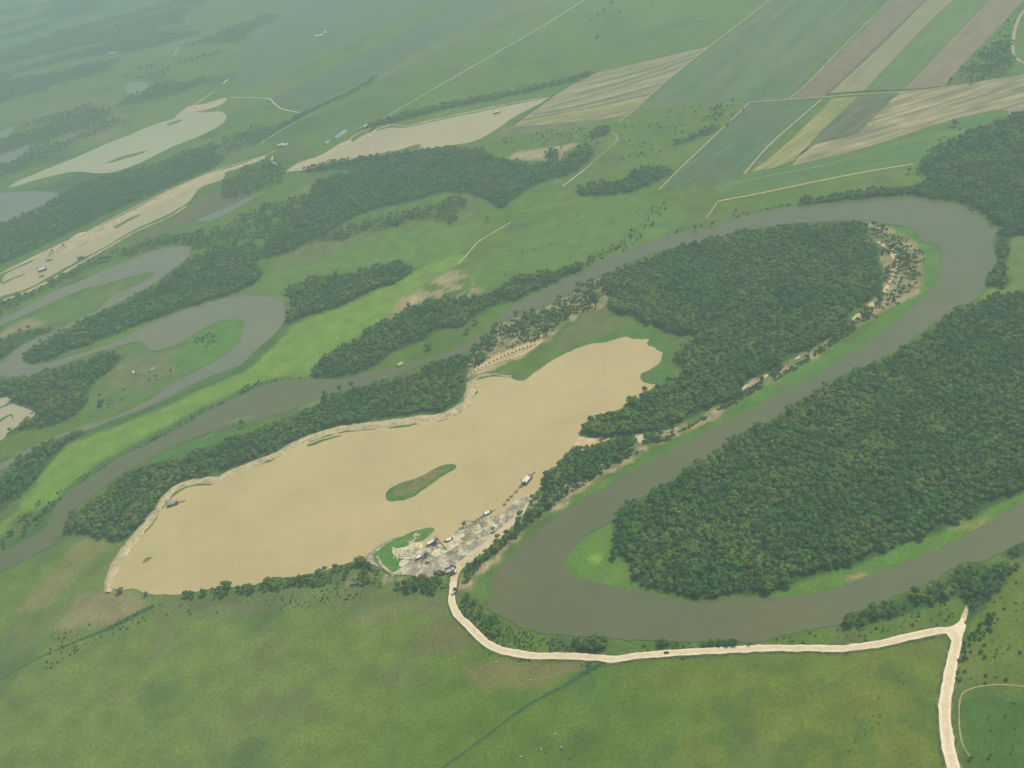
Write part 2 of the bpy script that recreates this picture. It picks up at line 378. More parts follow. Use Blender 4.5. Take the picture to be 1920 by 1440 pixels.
WOODS = {   # name: (outline, spacing m, density, tree height m, label of its trees)
 'bend': (P("1592,703 1565,722 1522,742 1490,765 1440,797 1400,812 1345,852 1320,870 1285,888 1250,912 1195,943 1168,955 1160,972 1150,990 1148,1010 1152,1035 1168,1050 1182,1062 1188,1088 1212,1097 1228,1111 1285,1121 1305,1123 1350,1118 1440,1117 1465,1105 1500,1090 1560,1072 1600,1060 1650,1040 1700,1018 1740,1005 1780,985 1840,960 1865,945 1920,922 2100,850 2150,480 1920,548 1880,552 1850,560 1835,572 1795,586 1745,622 1695,658 1640,685"), 5.3, 1.0, 8.6, 'broadleaf tree in the closed wood inside the near river bend'),
 'ne': (P("2120,170 1920,215 1880,232 1830,245 1800,262 1750,280 1730,300 1725,320 1738,338 1725,350 1700,355 1640,358 1580,366 1510,377 1515,384 1560,381 1600,373 1680,367 1740,371 1785,377 1825,391 1855,411 1877,422 1872,438 1865,460 1871,485 1866,505 1852,518 1853,533 1880,543 1893,525 1885,505 1893,480 1900,448 1930,440 2120,420"), 6.2, 0.95, 9, 'dark tree in the wood beyond the top of the river bend'),
 'mid': (P("1140,565 1150,512 1180,502 1250,480 1290,462 1360,448 1400,438 1440,431 1500,424 1560,420 1615,424 1635,445 1648,480 1652,520 1638,560 1600,580 1590,610 1560,635 1500,665 1440,697 1400,720 1370,752 1330,770 1290,788 1250,806 1200,813 1150,820 1105,815 1090,803 1112,788 1165,770 1200,750 1240,728 1262,712 1290,700 1268,688 1272,662 1300,648 1310,628 1262,625 1220,608 1190,595 1155,590"), 5.7, 1.0, 8.8, 'broadleaf tree in the big wood inside the long river loop'),
 'mid_east': (P("1620,420 1660,428 1690,445 1718,462 1726,500 1718,540 1700,558 1660,580 1612,608 1592,600 1640,562 1655,500 1640,450"), 9.0, 0.40, 8, 'tree on the sandy point at the far end of the river loop'),
 'mid_south': (P("1600,600 1588,625 1480,688 1410,728 1350,768 1300,793 1240,823 1190,848 1130,888 1060,932 1000,982 965,1010 935,1040 905,1060 872,1100 862,1085 885,1055 925,1025 950,1000 980,962 1005,925 1045,895 1100,870 1170,840 1200,822 1290,797 1380,757 1440,702 1560,637"), 6.3, 0.72, 7.5, 'tree in the narrow belt between the sandy lake and the river'),
 'landing': (P("1018,917 1020,893 1045,872 1062,852 1085,845 1110,840 1170,822 1195,832 1180,850 1120,878 1070,895 1030,925"), 6.5, 0.95, 9, 'tree in the copse on the lake shore below the orange sand landing'),
 'neck': (P("888,652 930,612 960,600 1050,562 1120,525 1150,512 1140,560 1100,580 1055,612 1015,635 960,648 920,672 885,690"), 8.5, 0.55, 9, 'tree on the sandy scrub ground between the river and the lake head'),
 'shore': (P("602,755 604,738 640,730 690,722 740,716 800,692 850,672 880,668 878,690 872,722 866,745 848,763 820,772 750,782 700,789 650,799 600,812 560,827 520,845 480,862 420,882 370,897 330,912 298,942 276,972 250,1000 232,1015 200,1012 160,1005 125,1005 115,1010 122,990 142,960 192,928 212,903 242,890 300,872 350,857 400,835 440,820 500,802 550,785"), 5.9, 0.93, 8, 'tree in the dark wood along the far shore of the sandy lake'),
 'ridge': (P("590,710 587,690 620,665 660,645 690,620 735,600 770,577 830,562 870,560 920,552 960,525 1000,517 1050,507 1085,500 1098,503 1062,520 1020,541 960,565 910,582 870,610 820,620 790,640 740,660 700,690 660,705 620,712"), 6.3, 0.9, 8, 'tree in the wood on the far bank of the middle river reach'),
 'copse': (P("535,605 550,580 545,545 590,525 640,518 680,510 720,500 745,492 775,505 760,520 730,535 690,550 640,575 580,592 545,608"), 7.2, 0.95, 9, 'tree in the oblong copse right of the oxbow bend'),
 'central': (P("590,345 650,325 720,310 800,290 880,277 950,302 1040,307 1095,275 1115,287 1080,322 1000,350 940,390 900,370 840,360 760,382 690,397 620,432 570,460 500,487 487,470 520,440 560,400 580,370"), 7.3, 0.86, 8.5, 'tree in the large wood below the far sandy pond'),
 'central_b': (P("550,460 620,430 700,410 760,402 820,382 870,372 875,390 860,410 845,430 830,416 780,412 740,427 680,437 640,452 600,455"), 8.5, 0.7, 8, 'tree in the thin belt under the large central wood'),
 'central_c': (P("480,390 540,375 605,362 580,400 540,430 480,450 430,462 370,470 320,450 400,430 460,402"), 8.5, 0.6, 8, 'tree in the patchy wood left of the large central wood'),
 'pond_edge': (P("560,322 620,306 700,294 800,281 862,276 872,286 780,300 700,312 600,322"), 8.0, 0.9, 8, 'tree in the belt along the near edge of the far sandy pond'),
 'oxbow_tongue': (P("44,672 65,652 90,641 135,616 185,592 240,565 290,540 325,512 355,490 400,472 450,460 490,465 482,500 495,512 480,532 440,550 380,568 320,588 260,610 200,633 150,653 90,675 55,680"), 8.0, 0.97, 9, 'tree on the wooded tongue inside the oxbow'),
 'west': (P("-60,715 0,711 40,714 90,702 150,682 200,666 230,666 215,690 185,710 165,735 160,765 130,785 100,800 60,805 20,815 15,812 40,797 72,779 50,764 25,754 20,743 0,744 -60,749"), 7.5, 0.93, 9, 'tree in the wood beside the pale pond at the left edge'),
 'west_b': (P("-60,922 0,895 30,872 60,852 110,828 150,807 166,808 140,825 110,850 85,880 60,908 25,942 0,962 -60,995"), 7.5, 0.9, 9, 'tree in the strip of wood left of the bright green meadow'),
 'west_c': (P("-20,1040 20,992 50,962 78,942 90,955 70,983 40,1008 0,1035"), 8.5, 0.6, 7, 'tree in the loose thicket by the river at the left edge'),
 'pit_north': (P("-60,442 0,422 60,402 110,372 160,345 230,326 300,308 360,282 420,292 400,314 300,358 200,402 100,452 0,497 -60,518"), 9.5, 0.9, 9, 'tree in the hazy wood above the long sand pit'),
 'pit_south': (P("-60,600 0,566 60,548 150,502 230,472 300,445 350,450 250,478 150,513 60,560 0,590 -60,622"), 9.5, 0.75, 8, 'tree in the belt between the sand pit and the oxbow'),
 'oxbow_isle': (P("-60,660 0,642 30,626 95,616 100,620 60,634 25,657 0,676 -60,690"), 9.5, 0.8, 8, 'tree on the left end of the oxbow island'),
 'knoll': (P("1085,357 1120,345 1160,345 1190,322 1215,315 1252,316 1259,327 1235,340 1210,350 1195,358 1130,368 1090,367"), 7.5, 0.97, 9, 'tree in the dark copse alone in the upper meadow'),
 'knoll_b': (P("1252,272 1280,263 1310,250 1335,235 1350,242 1320,256 1285,268"), 9.0, 0.8, 7, 'tree in the thin copse beside the long field track'),
 'lakeside': (P("290,1118 350,1117 410,1106 445,1102 480,1098 540,1085 600,1073 650,1060 680,1046 695,1056 720,1075 745,1083 790,1093 840,1092 846,1108 790,1112 740,1112 690,1100 640,1100 580,1102 520,1110 470,1116 400,1126 330,1128"), 6.5, 0.52, 7, 'tree in the hedge along the near shore of the sandy lake'),
 'south_bank': (P("1577,1157 1640,1140 1700,1117 1760,1097 1790,1073 1830,1059 1870,1061 1908,1066 1890,1085 1870,1110 1842,1140 1822,1165 1812,1195 1803,1192 1806,1165 1814,1132 1790,1120 1740,1140 1680,1157 1620,1172 1582,1176"), 6.0, 0.9, 8, 'tree on the near river bank by the road junction'),
 'road_bank': (P("866,1108 890,1122 915,1150 940,1167 955,1188 935,1198 905,1178 880,1150"), 6.5, 0.75, 7, 'tree between the white road bend and the river'),
 'grove_a': (P("1078,1203 1100,1197 1130,1200 1140,1212 1125,1224 1085,1222"), 5.2, 1.0, 9, 'tree in the round grove at the road bend'),
 'grove_b': (P("1230,1200 1250,1197 1264,1204 1256,1212 1235,1212"), 5.5, 0.9, 7, 'tree in the small clump above the car on the road'),
 'grove_c': (P("1314,1198 1345,1192 1384,1193 1390,1206 1355,1211 1318,1211"), 5.5, 0.95, 7, 'tree in the long grove on the bank right of the car'),
 'top_right': (P("1770,160 1800,137 1820,112 1850,87 1880,78 1898,100 1902,130 1860,150"), 9.5, 0.5, 8, 'tree in the scrub wood at the top right between the fields'),
 'plain_row': (P("690,236 760,214 860,192 960,172 1060,150 1108,135 1110,141 1060,157 960,180 860,201 760,224 700,244"), 8.5, 0.95, 8, 'tree in the long row beyond the far sandy pond'),
 'hedge': (P("515,240 575,208 650,175 700,147 703,151 652,180 578,214 520,246"), 6.0, 0.95, 5.5, 'tree in the hedge along the dirt track in the far plain'),
 'head_grove': (P("1106,250 1118,241 1140,240 1145,250 1130,257 1110,258"), 8.0, 0.9, 8, 'tree in the little grove by the curve of the field path'),
 'isle_oval': (P("1022,292 1032,285 1046,285 1051,292 1042,299 1028,299"), 7.0, 1.0, 8, 'tree in the round clump on the tan clearing'),
 'works': (P("415,350 450,325 490,306 510,300 540,318 530,345 490,358 450,372 420,372"), 9.5, 0.75, 8, 'tree in the dark wood below the works building'),
 'nw_shore': (P("330,300 420,262 480,240 520,245 500,262 440,285 380,305 335,315"), 10, 0.6, 8, 'tree in the belt between the hazy pond and the haul road'),
 'corner': (P("1893,1024 1925,1016 1960,1030 1925,1046 1885,1048"), 6.5, 0.8, 7, 'tree on the river bank at the right edge'),
 'far_bank': (P("1100,486 1125,472 1160,452 1190,430 1194,440 1168,462 1130,482 1104,497"), 10.0, 0.5, 6, 'tree on the far bank of the upper river reach'),
 'far_bank_b': (P("1285,430 1340,424 1400,402 1450,392 1500,380 1500,385 1450,397 1400,407 1342,430 1290,437"), 9.0, 0.55, 6, 'tree in the line along the far bank of the upper river reach'),
}
RIVER = np.vstack([RIV_A, RIV_B])

# ------------------------------------------------------------------ ground: one sheet to the horizon, base colours by land cover, plus a painted window veil
def ground_sheet():
    # fan of cells centred under the viewpoint: fine where land is seen, coarse to the horizon
    rad = np.concatenate([[1, 150, 300, 380], 400 * 1.0058 ** np.arange(0, 560), [11500, 14500, 20000, 30000, 45000]])
    th = np.concatenate([np.arange(-54, 46, 0.23), np.arange(46, 306, 8.0)])
    th = np.radians(th)
    nr, nt_ = len(rad), len(th)
    X = (rad[:, None] * np.sin(th)[None]).ravel()
    Y = (rad[:, None] * np.cos(th)[None]).ravel()
    n = len(X)
    wx = X + (fbm(X, Y, 22, 1, 4) - .5) * 20
    wy = Y + (fbm(X, Y, 22, 2, 4) - .5) * 20
    C = np.tile(np.array([0.090, 0.158, 0.016]), (n, 1))
    def blend(c, f):
        C[:] = C * (1 - f[:, None]) + np.array(c) * f[:, None]
    def sst(a, b, v):
        t = np.clip((v - a) / (b - a), 0, 1)
        return t * t * (3 - 2 * t)
    # pale window veil painted at near left, then wide natural variation of pasture: drier, lusher, scrubby
    blend((0.155, 0.205, 0.050), sst(.35, .65, fbm(X, Y, 260, 55)) * sst(-60, -330, X) * sst(1150, 850, Y) * .7)  # glare of the window put into the grass colour as a paler tone
    n1, n2, n3 = fbm(X, Y, 420, 5), fbm(X, Y, 160, 9), fbm(X, Y, 60, 14)
    blend((0.13, 0.19, 0.035), sst(.45, .75, n2) * .6)
    blend((0.13, 0.14, 0.06), sst(.58, .78, n3) * .5)
    blend((0.05, 0.10, 0.040), sst(.55, .8, fbm(X, Y, 100, 19)) * .55)
    # far plain beyond the pits: mixed bush
    far = sst(2100, 3200, Y + 0.35 * np.minimum(X, 0) * -1) * sst(200, -500, X - (Y - 2600) * 0.05)
    bush = sst(.50, .60, fbm(X * 1.0 + Y * .25, Y * 2.2, 330, 31))
    blend((0.040, 0.075, 0.035), bush * far * .9)
    blend((0.17, 0.15, 0.08), sst(.62, .72, fbm(X + Y * .25, Y * 2.4, 300, 41)) * far * .7)
    def zone(px, c, f=10.0, k=1.0, warp=1.0, lo=None):
        poly = ground(smooth(px))
        d = sdf(X + (wx - X) * warp, Y + (wy - Y) * warp, poly, 120.0)
        w = sst(f, -f, d) * k
        if lo is not None:
            w = w * sst(lo[1] - .06, lo[1] + .06, fbm(X, Y, lo[0], lo[2], 4))
        blend(c, w)
    LUSH, DRY, SAND, BRIGHT = (0.075, 0.165, 0.03), (0.20, 0.165, 0.075), (0.46, 0.36, 0.21), (0.15, 0.25, 0.035)
    zone(P("600,445 700,425 820,405 880,400 860,425 800,430 700,440 640,455 560,470"), (0.13, 0.16, 0.045), 10, .6)
    zone(P("375,300 440,262 500,245 470,268 420,290 380,305"), (0.19, 0.17, 0.08), 10, .7)
    zone(P("230,370 300,335 380,300 385,308 330,335 260,370 200,392"), (0.19, 0.17, 0.08), 10, .6)
    zone(P("10,975 60,920 110,850 165,810 275,768 360,725 450,690 540,620 600,590 700,550 790,505 860,475 870,490 800,530 735,590 690,620 620,660 585,700 520,712 430,745 355,790 275,832 190,875 100,945 40,965 0,1000 -40,1010"), (0.155, 0.255, 0.035), 7)
    zone(P("560,470 700,440 830,420 900,430 870,470 790,495 700,495 590,520 540,545 500,520"), (0.11, 0.20, 0.04), 15, .8)
    zone(P("890,500 1000,430 1140,370 1230,380 1290,400 1250,440 1120,480 1040,505 960,510 900,545"), (0.10, 0.19, 0.04), 15, .8)
    zone(P("1000,690 1060,620 1130,570 1150,595 1200,620 1260,630 1300,650 1265,690 1240,664 1217,637 1160,635 1070,659 1005,697 980,714 935,707 900,700"), (0.125, 0.145, 0.05), 6)
    zone(P("935,707 980,700 1030,668 1075,645 1140,625 1200,615 1270,640 1262,700 1230,722 1205,705 1240,670 1215,640 1160,640 1060,670 990,715"), LUSH, 5, .85)
    zone(P("1060,1057 1067,1038 1110,997 1142,982 1152,1040 1185,1085 1230,1115 1180,1107 1100,1090 1062,1070"), (0.10, 0.20, 0.03), 4)
    zone(P("1103,1045 1112,1038 1126,1042 1122,1052 1108,1054"), (0.20, 0.31, 0.03), 2, .9, .5)
    zone(P("1440,1121 1500,1116 1625,1082 1740,1037 1865,972 1920,944 2100,870 2100,850 1920,920 1865,945 1780,985 1650,1040 1500,1092"), (0.095, 0.195, 0.03), 4)
    zone(P("1575,1080 1600,1068 1620,1068 1600,1080"), (0.30, 0.24, 0.11), 3)
    zone(P("1780,995 1830,970 1850,965 1830,985 1790,1000"), (0.22, 0.24, 0.06), 4)
    zone(P("1665,425 1717,435 1755,459 1766,490 1757,530 1705,582 1655,622 1565,682 1400,772 1225,862 1070,952 1045,967 1040,955 1130,905 1190,868 1340,788 1440,722 1590,640 1650,600 1708,560 1730,520 1726,470 1690,445"), (0.085, 0.185, 0.032), 4, .95, .6)
    zone(P("930,1145 912,1120 925,1085 950,1048 975,1022 940,1045 915,1070 900,1110"), (0.08, 0.18, 0.03), 4)
    zone(P("1840,560 1855,540 1890,545 1870,560 1848,572"), (0.17, 0.26, 0.04), 5)
    zone(P("1885,445 1930,445 1960,540 1885,548 1880,510"), (0.13, 0.19, 0.05), 6)
    zone(P("1150,1250 1300,1236 1560,1228 1780,1198 1775,1300 1785,1460 1500,1460 1400,1380 1250,1300"), (0.135, 0.175, 0.020), 20, .75)
    zone(P("1250,1380 1480,1300 1700,1230 1760,1250 1740,1400 1650,1460 1300,1460"), (0.15, 0.180, 0.022), 25, .6, 1, (38, .5, 57))
    zone(P("1150,1270 1400,1250 1720,1240 1740,1450 1000,1460"), (0.070, 0.125, 0.022), 25, .6, 1, (28, .60, 63))
    zone(P("1803,1300 1960,1285 1960,1480 1815,1480 1800,1380"), (0.055, 0.115, 0.018), 6, .8)
    zone(P("1800,1190 1930,1060 1960,1280 1805,1295"), (0.12, 0.165, 0.024), 8, .7)
    zone(P("545,598 535,625 505,655 460,695 395,724 325,755 220,800 135,830 60,862 60,850 130,815 220,785 325,742 392,708 450,685 500,640 535,600"), (0.05, 0.125, 0.032), 3, .95, .4)
    zone(P("600,713 520,718 440,752 385,780 325,820 235,862 165,907 125,932 100,962 92,987 40,1024 18,1022 78,968 110,926 160,884 230,843 310,800 380,763 440,738 520,709"), (0.055, 0.12, 0.032), 4, .9, .6)
    # oxbow meadows
    zone(P("200,665 260,650 330,655 400,615 450,605 445,640 390,685 330,715 240,760 170,790 165,740 190,705"), (0.10, 0.165, 0.045), 8)
    zone(P("330,660 400,612 455,604 450,640 400,675 330,690"), (0.085, 0.20, 0.035), 7, .8)
    zone(P("220,680 300,665 330,690 280,720 200,730"), (0.17, 0.16, 0.08), 12, .6)
    zone(P("60,600 150,560 250,528 285,515 240,540 200,565 150,590 60,622 0,640 0,620"), (0.11, 0.17, 0.04), 8, .9)
    zone(P("10,618 50,600 90,605 60,615 0,635"), (0.30, 0.24, 0.14), 6, .8)
    zone(P("480,790 540,765 600,750 600,735 480,760 400,800 300,850 300,868 380,840"), (0.06, 0.155, 0.035), 6)
    # dry and brown land
    zone(P("160,1008 205,1012 150,1060 100,1130 25,1150 60,1110 120,1045"), (0.21, 0.19, 0.07), 8, .8)
    zone(P("100,1180 150,1120 200,1105 270,1130 230,1165 150,1175"), (0.25, 0.20, 0.11), 8, .75)
    zone(P("785,1180 830,1168 880,1178 890,1200 860,1222 800,1222"), (0.15, 0.14, 0.045), 12, .8)
    zone(P("870,1262 880,1242 960,1238 1100,1240 1060,1270 1000,1285 920,1292"), (0.19, 0.165, 0.06), 8, .8)
    zone(P("667,1160 700,1145 740,1140 735,1160 690,1168"), (0.20, 0.16, 0.08), 12, .7)
    zone(P("745,1130 800,1112 840,1125 800,1145"), (0.18, 0.155, 0.075), 10, .6)
    zone(P("620,1105 740,1105 780,1140 640,1135 560,1120"), (0.14, 0.15, 0.06), 12, .6)
    zone(P("330,1122 480,1118 560,1110 560,1130 400,1155 320,1140"), (0.12, 0.13, 0.065), 10, .7)
    zone(P("360,385 440,345 470,360 430,390 370,410 300,440 200,470 140,505 100,525 180,485 300,425"), (0.13, 0.115, 0.07), 10, .85)
    zone(P("210,260 230,215 150,240 100,265 60,290 120,275"), (0.21, 0.17, 0.10), 14, .6)
    zone(P("570,345 640,330 720,318 700,330 600,360 500,400 560,370"), (0.17, 0.20, 0.06), 12, .7)
    zone(P("960,300 965,285 1010,280 1085,270 1060,285 1050,298 1000,300"), (0.36, 0.30, 0.17), 8)
    zone(P("840,40 960,0 1080,-20 1040,0 960,30 860,75 700,150 560,215 600,190"), (0.16, 0.15, 0.075), 25, .55)
    zone(P("940,235 1000,225 1160,205 1165,215 1120,232 1000,250 930,255"), (0.17, 0.15, 0.08), 12, .7)
    zone(P("500,500 600,440 700,430 640,470 560,500"), (0.13, 0.14, 0.055), 15, .7)
    # ploughed scratchy ground, sand scars
    zone(P("735,600 745,560 800,535 850,505 880,520 905,550 880,560 830,560 780,570 765,590"), (0.33, 0.27, 0.14), 8, .95, 1, (16, .50, 77))
    zone(P("755,585 765,562 785,555 775,575"), (0.42, 0.33, 0.19), 4)
    zone(P("888,652 930,612 960,600 1050,562 1120,525 1160,520 1140,570 1100,580 1055,612 1020,640 960,660 895,700 875,700"), (0.27, 0.22, 0.13), 4, .75)
    zone(P("888,652 930,612 960,600 1050,562 1120,525 1160,520 1140,570 1100,580 1055,612 1020,640 960,660 895,700 875,700"), SAND, 4, .9, 1, (12, .50, 81))
    zone(P("885,695 890,672 940,662 1000,642 1018,638 980,668 940,685 900,700"), (0.48, 0.36, 0.21), 3, .9, .6)
    zone(P("1592,603 1640,562 1655,500 1635,440 1600,425 1620,418 1665,428 1700,447 1728,465 1732,500 1722,545 1700,562 1640,592 1600,612"), (0.26, 0.21, 0.115), 5, .7)
    zone(P("1592,603 1640,562 1655,500 1635,440 1600,425 1620,418 1665,428 1700,447 1728,465 1732,500 1722,545 1700,562 1640,592 1600,612"), SAND, 5, .95, 1, (15, .47, 91))
    zone(P("1600,608 1560,650 1480,695 1400,740 1340,780 1240,832 1180,862 1060,940 1000,992 955,1022 900,1075 872,1110 862,1090 925,1025 960,990 1005,935 1100,872 1200,822 1300,790 1400,722 1500,668 1580,625"), (0.24, 0.20, 0.11), 4, .7)
    zone(P("1600,608 1560,650 1480,695 1400,740 1340,780 1240,832 1180,862 1060,940 1000,992 955,1022 900,1075 872,1110 862,1090 925,1025 960,990 1005,935 1100,872 1200,822 1300,790 1400,722 1500,668 1580,625"), SAND, 4, .95, 1, (13, .47, 95))
    zone(P("1320,445 1400,440 1540,420 1545,430 1420,448 1330,460 1200,500 1160,522 1150,512 1250,475"), SAND, 4, .85, 1, (13, .56, 99))
    zone(P("870,1078 840,1078 800,1084 780,1094 700,1098 640,1092 700,1070 760,1078"), (0.36, 0.29, 0.18), 4, .8, 1, (10, .5, 103))
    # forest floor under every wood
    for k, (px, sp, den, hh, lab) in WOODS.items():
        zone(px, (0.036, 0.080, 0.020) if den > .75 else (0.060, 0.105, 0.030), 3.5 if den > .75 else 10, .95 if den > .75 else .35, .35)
    P3 = np.column_stack([X, Y, np.zeros(n)])
    F = []
    idx = np.arange(n).reshape(nr, nt_)
    a, b = idx[:-1], idx[1:]
    a2, b2 = np.roll(a, -1, 1), np.roll(b, -1, 1)
    F = np.stack([a, a2, b2, b], -1).reshape(-1, 4)
    me = bpy.data.meshes.new('ground')
    me.vertices.add(n)
    me.vertices.foreach_set('co', P3.astype(np.float32).ravel())
    me.loops.add(F.size)
    me.loops.foreach_set('vertex_index', F.ravel()[::1].astype(np.int32))
    me.polygons.add(len(F))
    me.polygons.foreach_set('loop_start', np.arange(0, F.size, 4, dtype=np.int32))
    me.update(calc_edges=True)
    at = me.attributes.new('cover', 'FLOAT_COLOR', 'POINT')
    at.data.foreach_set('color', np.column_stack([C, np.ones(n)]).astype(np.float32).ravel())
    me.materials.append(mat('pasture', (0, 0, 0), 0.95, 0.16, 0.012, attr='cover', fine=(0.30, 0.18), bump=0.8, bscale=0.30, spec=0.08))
    if me.polygons[5000].normal.z < 0:
        me.flip_normals()
    new_obj('ground', me, kind='structure')
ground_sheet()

# ------------------------------------------------------------------ water
def water_mat(name, c, c2, rough=0.22, spec=0.4):
    return mat(name, c, rough, 0.05, 0.004, c2=c2, thr=(0.3, 0.7), bump=0.10, bscale=0.25, spec=spec, fine=(0.06, 0.03))
M_river = water_mat('river_water', (0.128, 0.122, 0.044), (0.105, 0.118, 0.052), .16, .6)
M_silt = water_mat('silty_water', (0.51, 0.40, 0.20), (0.48, 0.385, 0.19), 0.35, 0.25)
M_ox = water_mat('oxbow_water', (0.150, 0.170, 0.110), (0.185, 0.170, 0.095), .2, .5)
M_silt_green = water_mat('green_silty_water', (0.43, 0.42, 0.235), (0.40, 0.395, 0.23), .35)
M_silt_grey = water_mat('grey_silty_water', (0.47, 0.385, 0.21), (0.43, 0.365, 0.21), .35)
M_pale = water_mat('pale_pond_water', (0.46, 0.40, 0.27), (0.42, 0.36, 0.23), .35)
Z_F, Z_W, Z_R, Z_I = 0.20, 0.45, 0.75, 0.80
sheet('river', outline(RIVER, 3.5, 2.6, scale=11), Z_W, M_river)
sheet('lake_water', outline(LAKE, 2.6, 2.3, scale=8.0), Z_W, M_silt)
sheet('pond_water', outline(POND_UP, 6, 2.5), Z_W, M_silt_grey)
sheet('pond_water', outline(POND_NW, 8, 3), Z_W, M_silt_green)
sheet('pond_water', outline(PIT_W, 6, 2.5), Z_W, M_silt_grey)
sheet('oxbow_water', outline(OXBOW, 6, 2.0), Z_W, M_ox)
sheet('pond_water', outline(POND_W, 4, 1.5), Z_W, M_pale)
for q in (POND_FARW, CREEK, MARSH_A, MARSH_B, MARSH_C):
    sheet('pond_water', outline(q, 8, 3), Z_W, M_ox)

# ------------------------------------------------------------------ islets, spit, quarry ground
M_reed = mat('reed_islet', (0.075, 0.16, 0.035), 0.95, 0.2, 0.03, c2=(0.18, 0.17, 0.07), thr=(.5, .7), fine=(0.4, .25), bump=.5, bscale=.5, spec=.1)
def islet(name, px, z0, material, h=0.8, inner=None, step=3.0):
    o = outline(px, step * .7, 2.2, scale=9.0)
    c = o.mean(0)
    # raised rim and crowned centre, so the islet stands out of the water
    bm = bmesh.new()
    rings = []
    for k, zz in ((1.0, z0), (0.93, z0 + h * .6), (0.80, z0 + h)):
        rings.append([bm.verts.new((c[0] + (p[0] - c[0]) * k, c[1] + (p[1] - c[1]) * k, zz)) for p in o])
    n = len(o)
    for r1, r2 in zip(rings, rings[1:]):
        for i in range(n):
            bm.faces.new((r1[i], r1[(i + 1) % n], r2[(i + 1) % n], r2[i]))
    tri = tessellate_polygon([[v.co for v in rings[-1]]])
    for t in tri:
        try:
            bm.faces.new([rings[-1][i] for i in t])
        except ValueError:
            pass
    bmesh.ops.recalc_face_normals(bm, faces=bm.faces)
    me = bpy.data.meshes.new(name)
    bm.to_mesh(me)
    bm.free()
    me.materials.append(material)
    return new_obj(name, me, kind='structure')
islet('islet', ISLE, Z_W - .3, M_reed)
islet('islet', np.array(ISLE)[:] * .74 + np.array(ISLE).mean(0) * .26, Z_W + .35, mat('dry_islet_grass', (0.17, 0.16, 0.06), .95, .2, .05, c2=(0.10, 0.15, 0.04), thr=(.4, .7), fine=(.5, .25), spec=.1), .35)
for q in ("2,531 20,523 45,513 46,515 25,524 5,534", "212,428 235,413 264,401 260,406 240,416 220,428", "735,285 760,278 776,272 790,270 786,279 770,283",
          "-20,512 8,507 40,494 68,488 40,500 12,512 4,526 -20,540"):
    islet('islet', P(q), Z_W - .3, M_reed, .6, step=5)
for q in ("412,797 430,789 455,783 480,777 480,782 455,789 430,796", "375,824 402,812 400,818 382,826", "560,765 590,752 640,738 640,744 595,760 565,770"):
    islet('weed_bed', P(q), Z_W - .3, mat('pale_weed', (0.13, 0.19, 0.07), .9, .2, .1, fine=(.6, .3), spec=.1), .4, step=3)
for q in ("-5,790 10,780 22,776 28,787 30,790 20,780 8,786 -5,796", "20,757 10,763 -5,768 -5,765 8,760 18,754"):
    islet('mud_ridge', P(q), Z_W - .3, M_reed, .4, step=3)
islet('islet', ISLE_S, Z_W - .3, M_reed, .5, step=2)
islet('islet', ISLE_NW, Z_W - .3, M_reed, .8, step=5)
islet('islet', ISLE_NW2, Z_W - .3, M_reed, .6, step=5)
M_grey = mat('quarry_gravel', (0.31, 0.275, 0.215), 0.95, 0.30, 0.09, c2=(0.55, 0.48, 0.34), thr=(.47, .60), fine=(0.5, .2), bump=.6, bscale=.3, spec=.15)
M_mud = mat('wet_mud', (0.27, 0.245, 0.19), 0.6, 0.12, 0.05, fine=(0.5, .08), spec=.3)
M_lush = mat('spit_grass', (0.085, 0.20, 0.03), 0.95, 0.2, 0.04, c2=(0.20, 0.19, 0.08), thr=(.55, .75), fine=(0.4, .2), bump=.4, bscale=.4, spec=.1)
M_white = mat('white_sand', (0.68, 0.60, 0.42), 0.95, 0.15, 0.07, c2=(0.50, 0.43, 0.29), thr=(.45, .65), fine=(0.6, .2), bump=.7, bscale=.4, spec=.15)
M_sand = mat('bank_sand', (0.50, 0.41, 0.25), 0.95, 0.18, 0.05, c2=(0.34, 0.29, 0.18), thr=(.5, .7), fine=(0.45, .22), bump=.7, bscale=.35, spec=.15)
M_orange = mat('orange_sand', (0.60, 0.42, 0.20), 0.95, 0.12, 0.05, c2=(0.60, 0.50, 0.33), thr=(.4, .6), fine=(0.5, .1), spec=.15)
sheet('mud_flat', outline(P("680,1049 700,1031 725,1015 745,1009 735,1020 712,1033 703,1044 690,1048"), 3, 1), Z_W + .12, M_mud)
sheet('quarry_ground', outline(SPIT, 3, 1.2), Z_W + .25, M_grey)
sheet('spit_grass_ground', outline(LUSH_SPIT, 3, 1.0), Z_W + .40, M_lush)
sheet('white_sand_ground', outline(P("737,1031 748,1029 765,1026 770,1020 780,1018 792,1018 792,1030 780,1034 765,1040 748,1042 757,1047 776,1043 768,1050 740,1044"), 2.5, 1.6, scale=8), Z_W + .52, M_white)
sheet('white_sand_ground', outline(P("752,1053 762,1050 768,1056 760,1060 748,1064"), 2.5, 1.2, scale=8), Z_W + .52, M_white)
sheet('white_sand_ground', outline(P("822,1030 840,1020 862,1002 872,1004 868,1018 850,1028 830,1040 815,1045 808,1038"), 2.5, 1.6, scale=8), Z_W + .52, M_white)
sheet('orange_sand_ground', outline(P("1077,842 1080,826 1088,819 1105,822 1145,822 1122,832 1105,840 1090,846"), 2.5, .8), Z_W + .1, M_orange)
sheet('orange_sand_ground', outline(P("1190,815 1208,814 1206,826 1200,832 1194,825"), 2.5, .8), Z_F, M_orange)
sheet('sand_flat', outline(P("537,322 560,306 600,292 640,268 660,262 658,270 680,255 686,254 655,274 620,291 587,308 560,318"), 5, 2.5), Z_W + .12, M_sand)
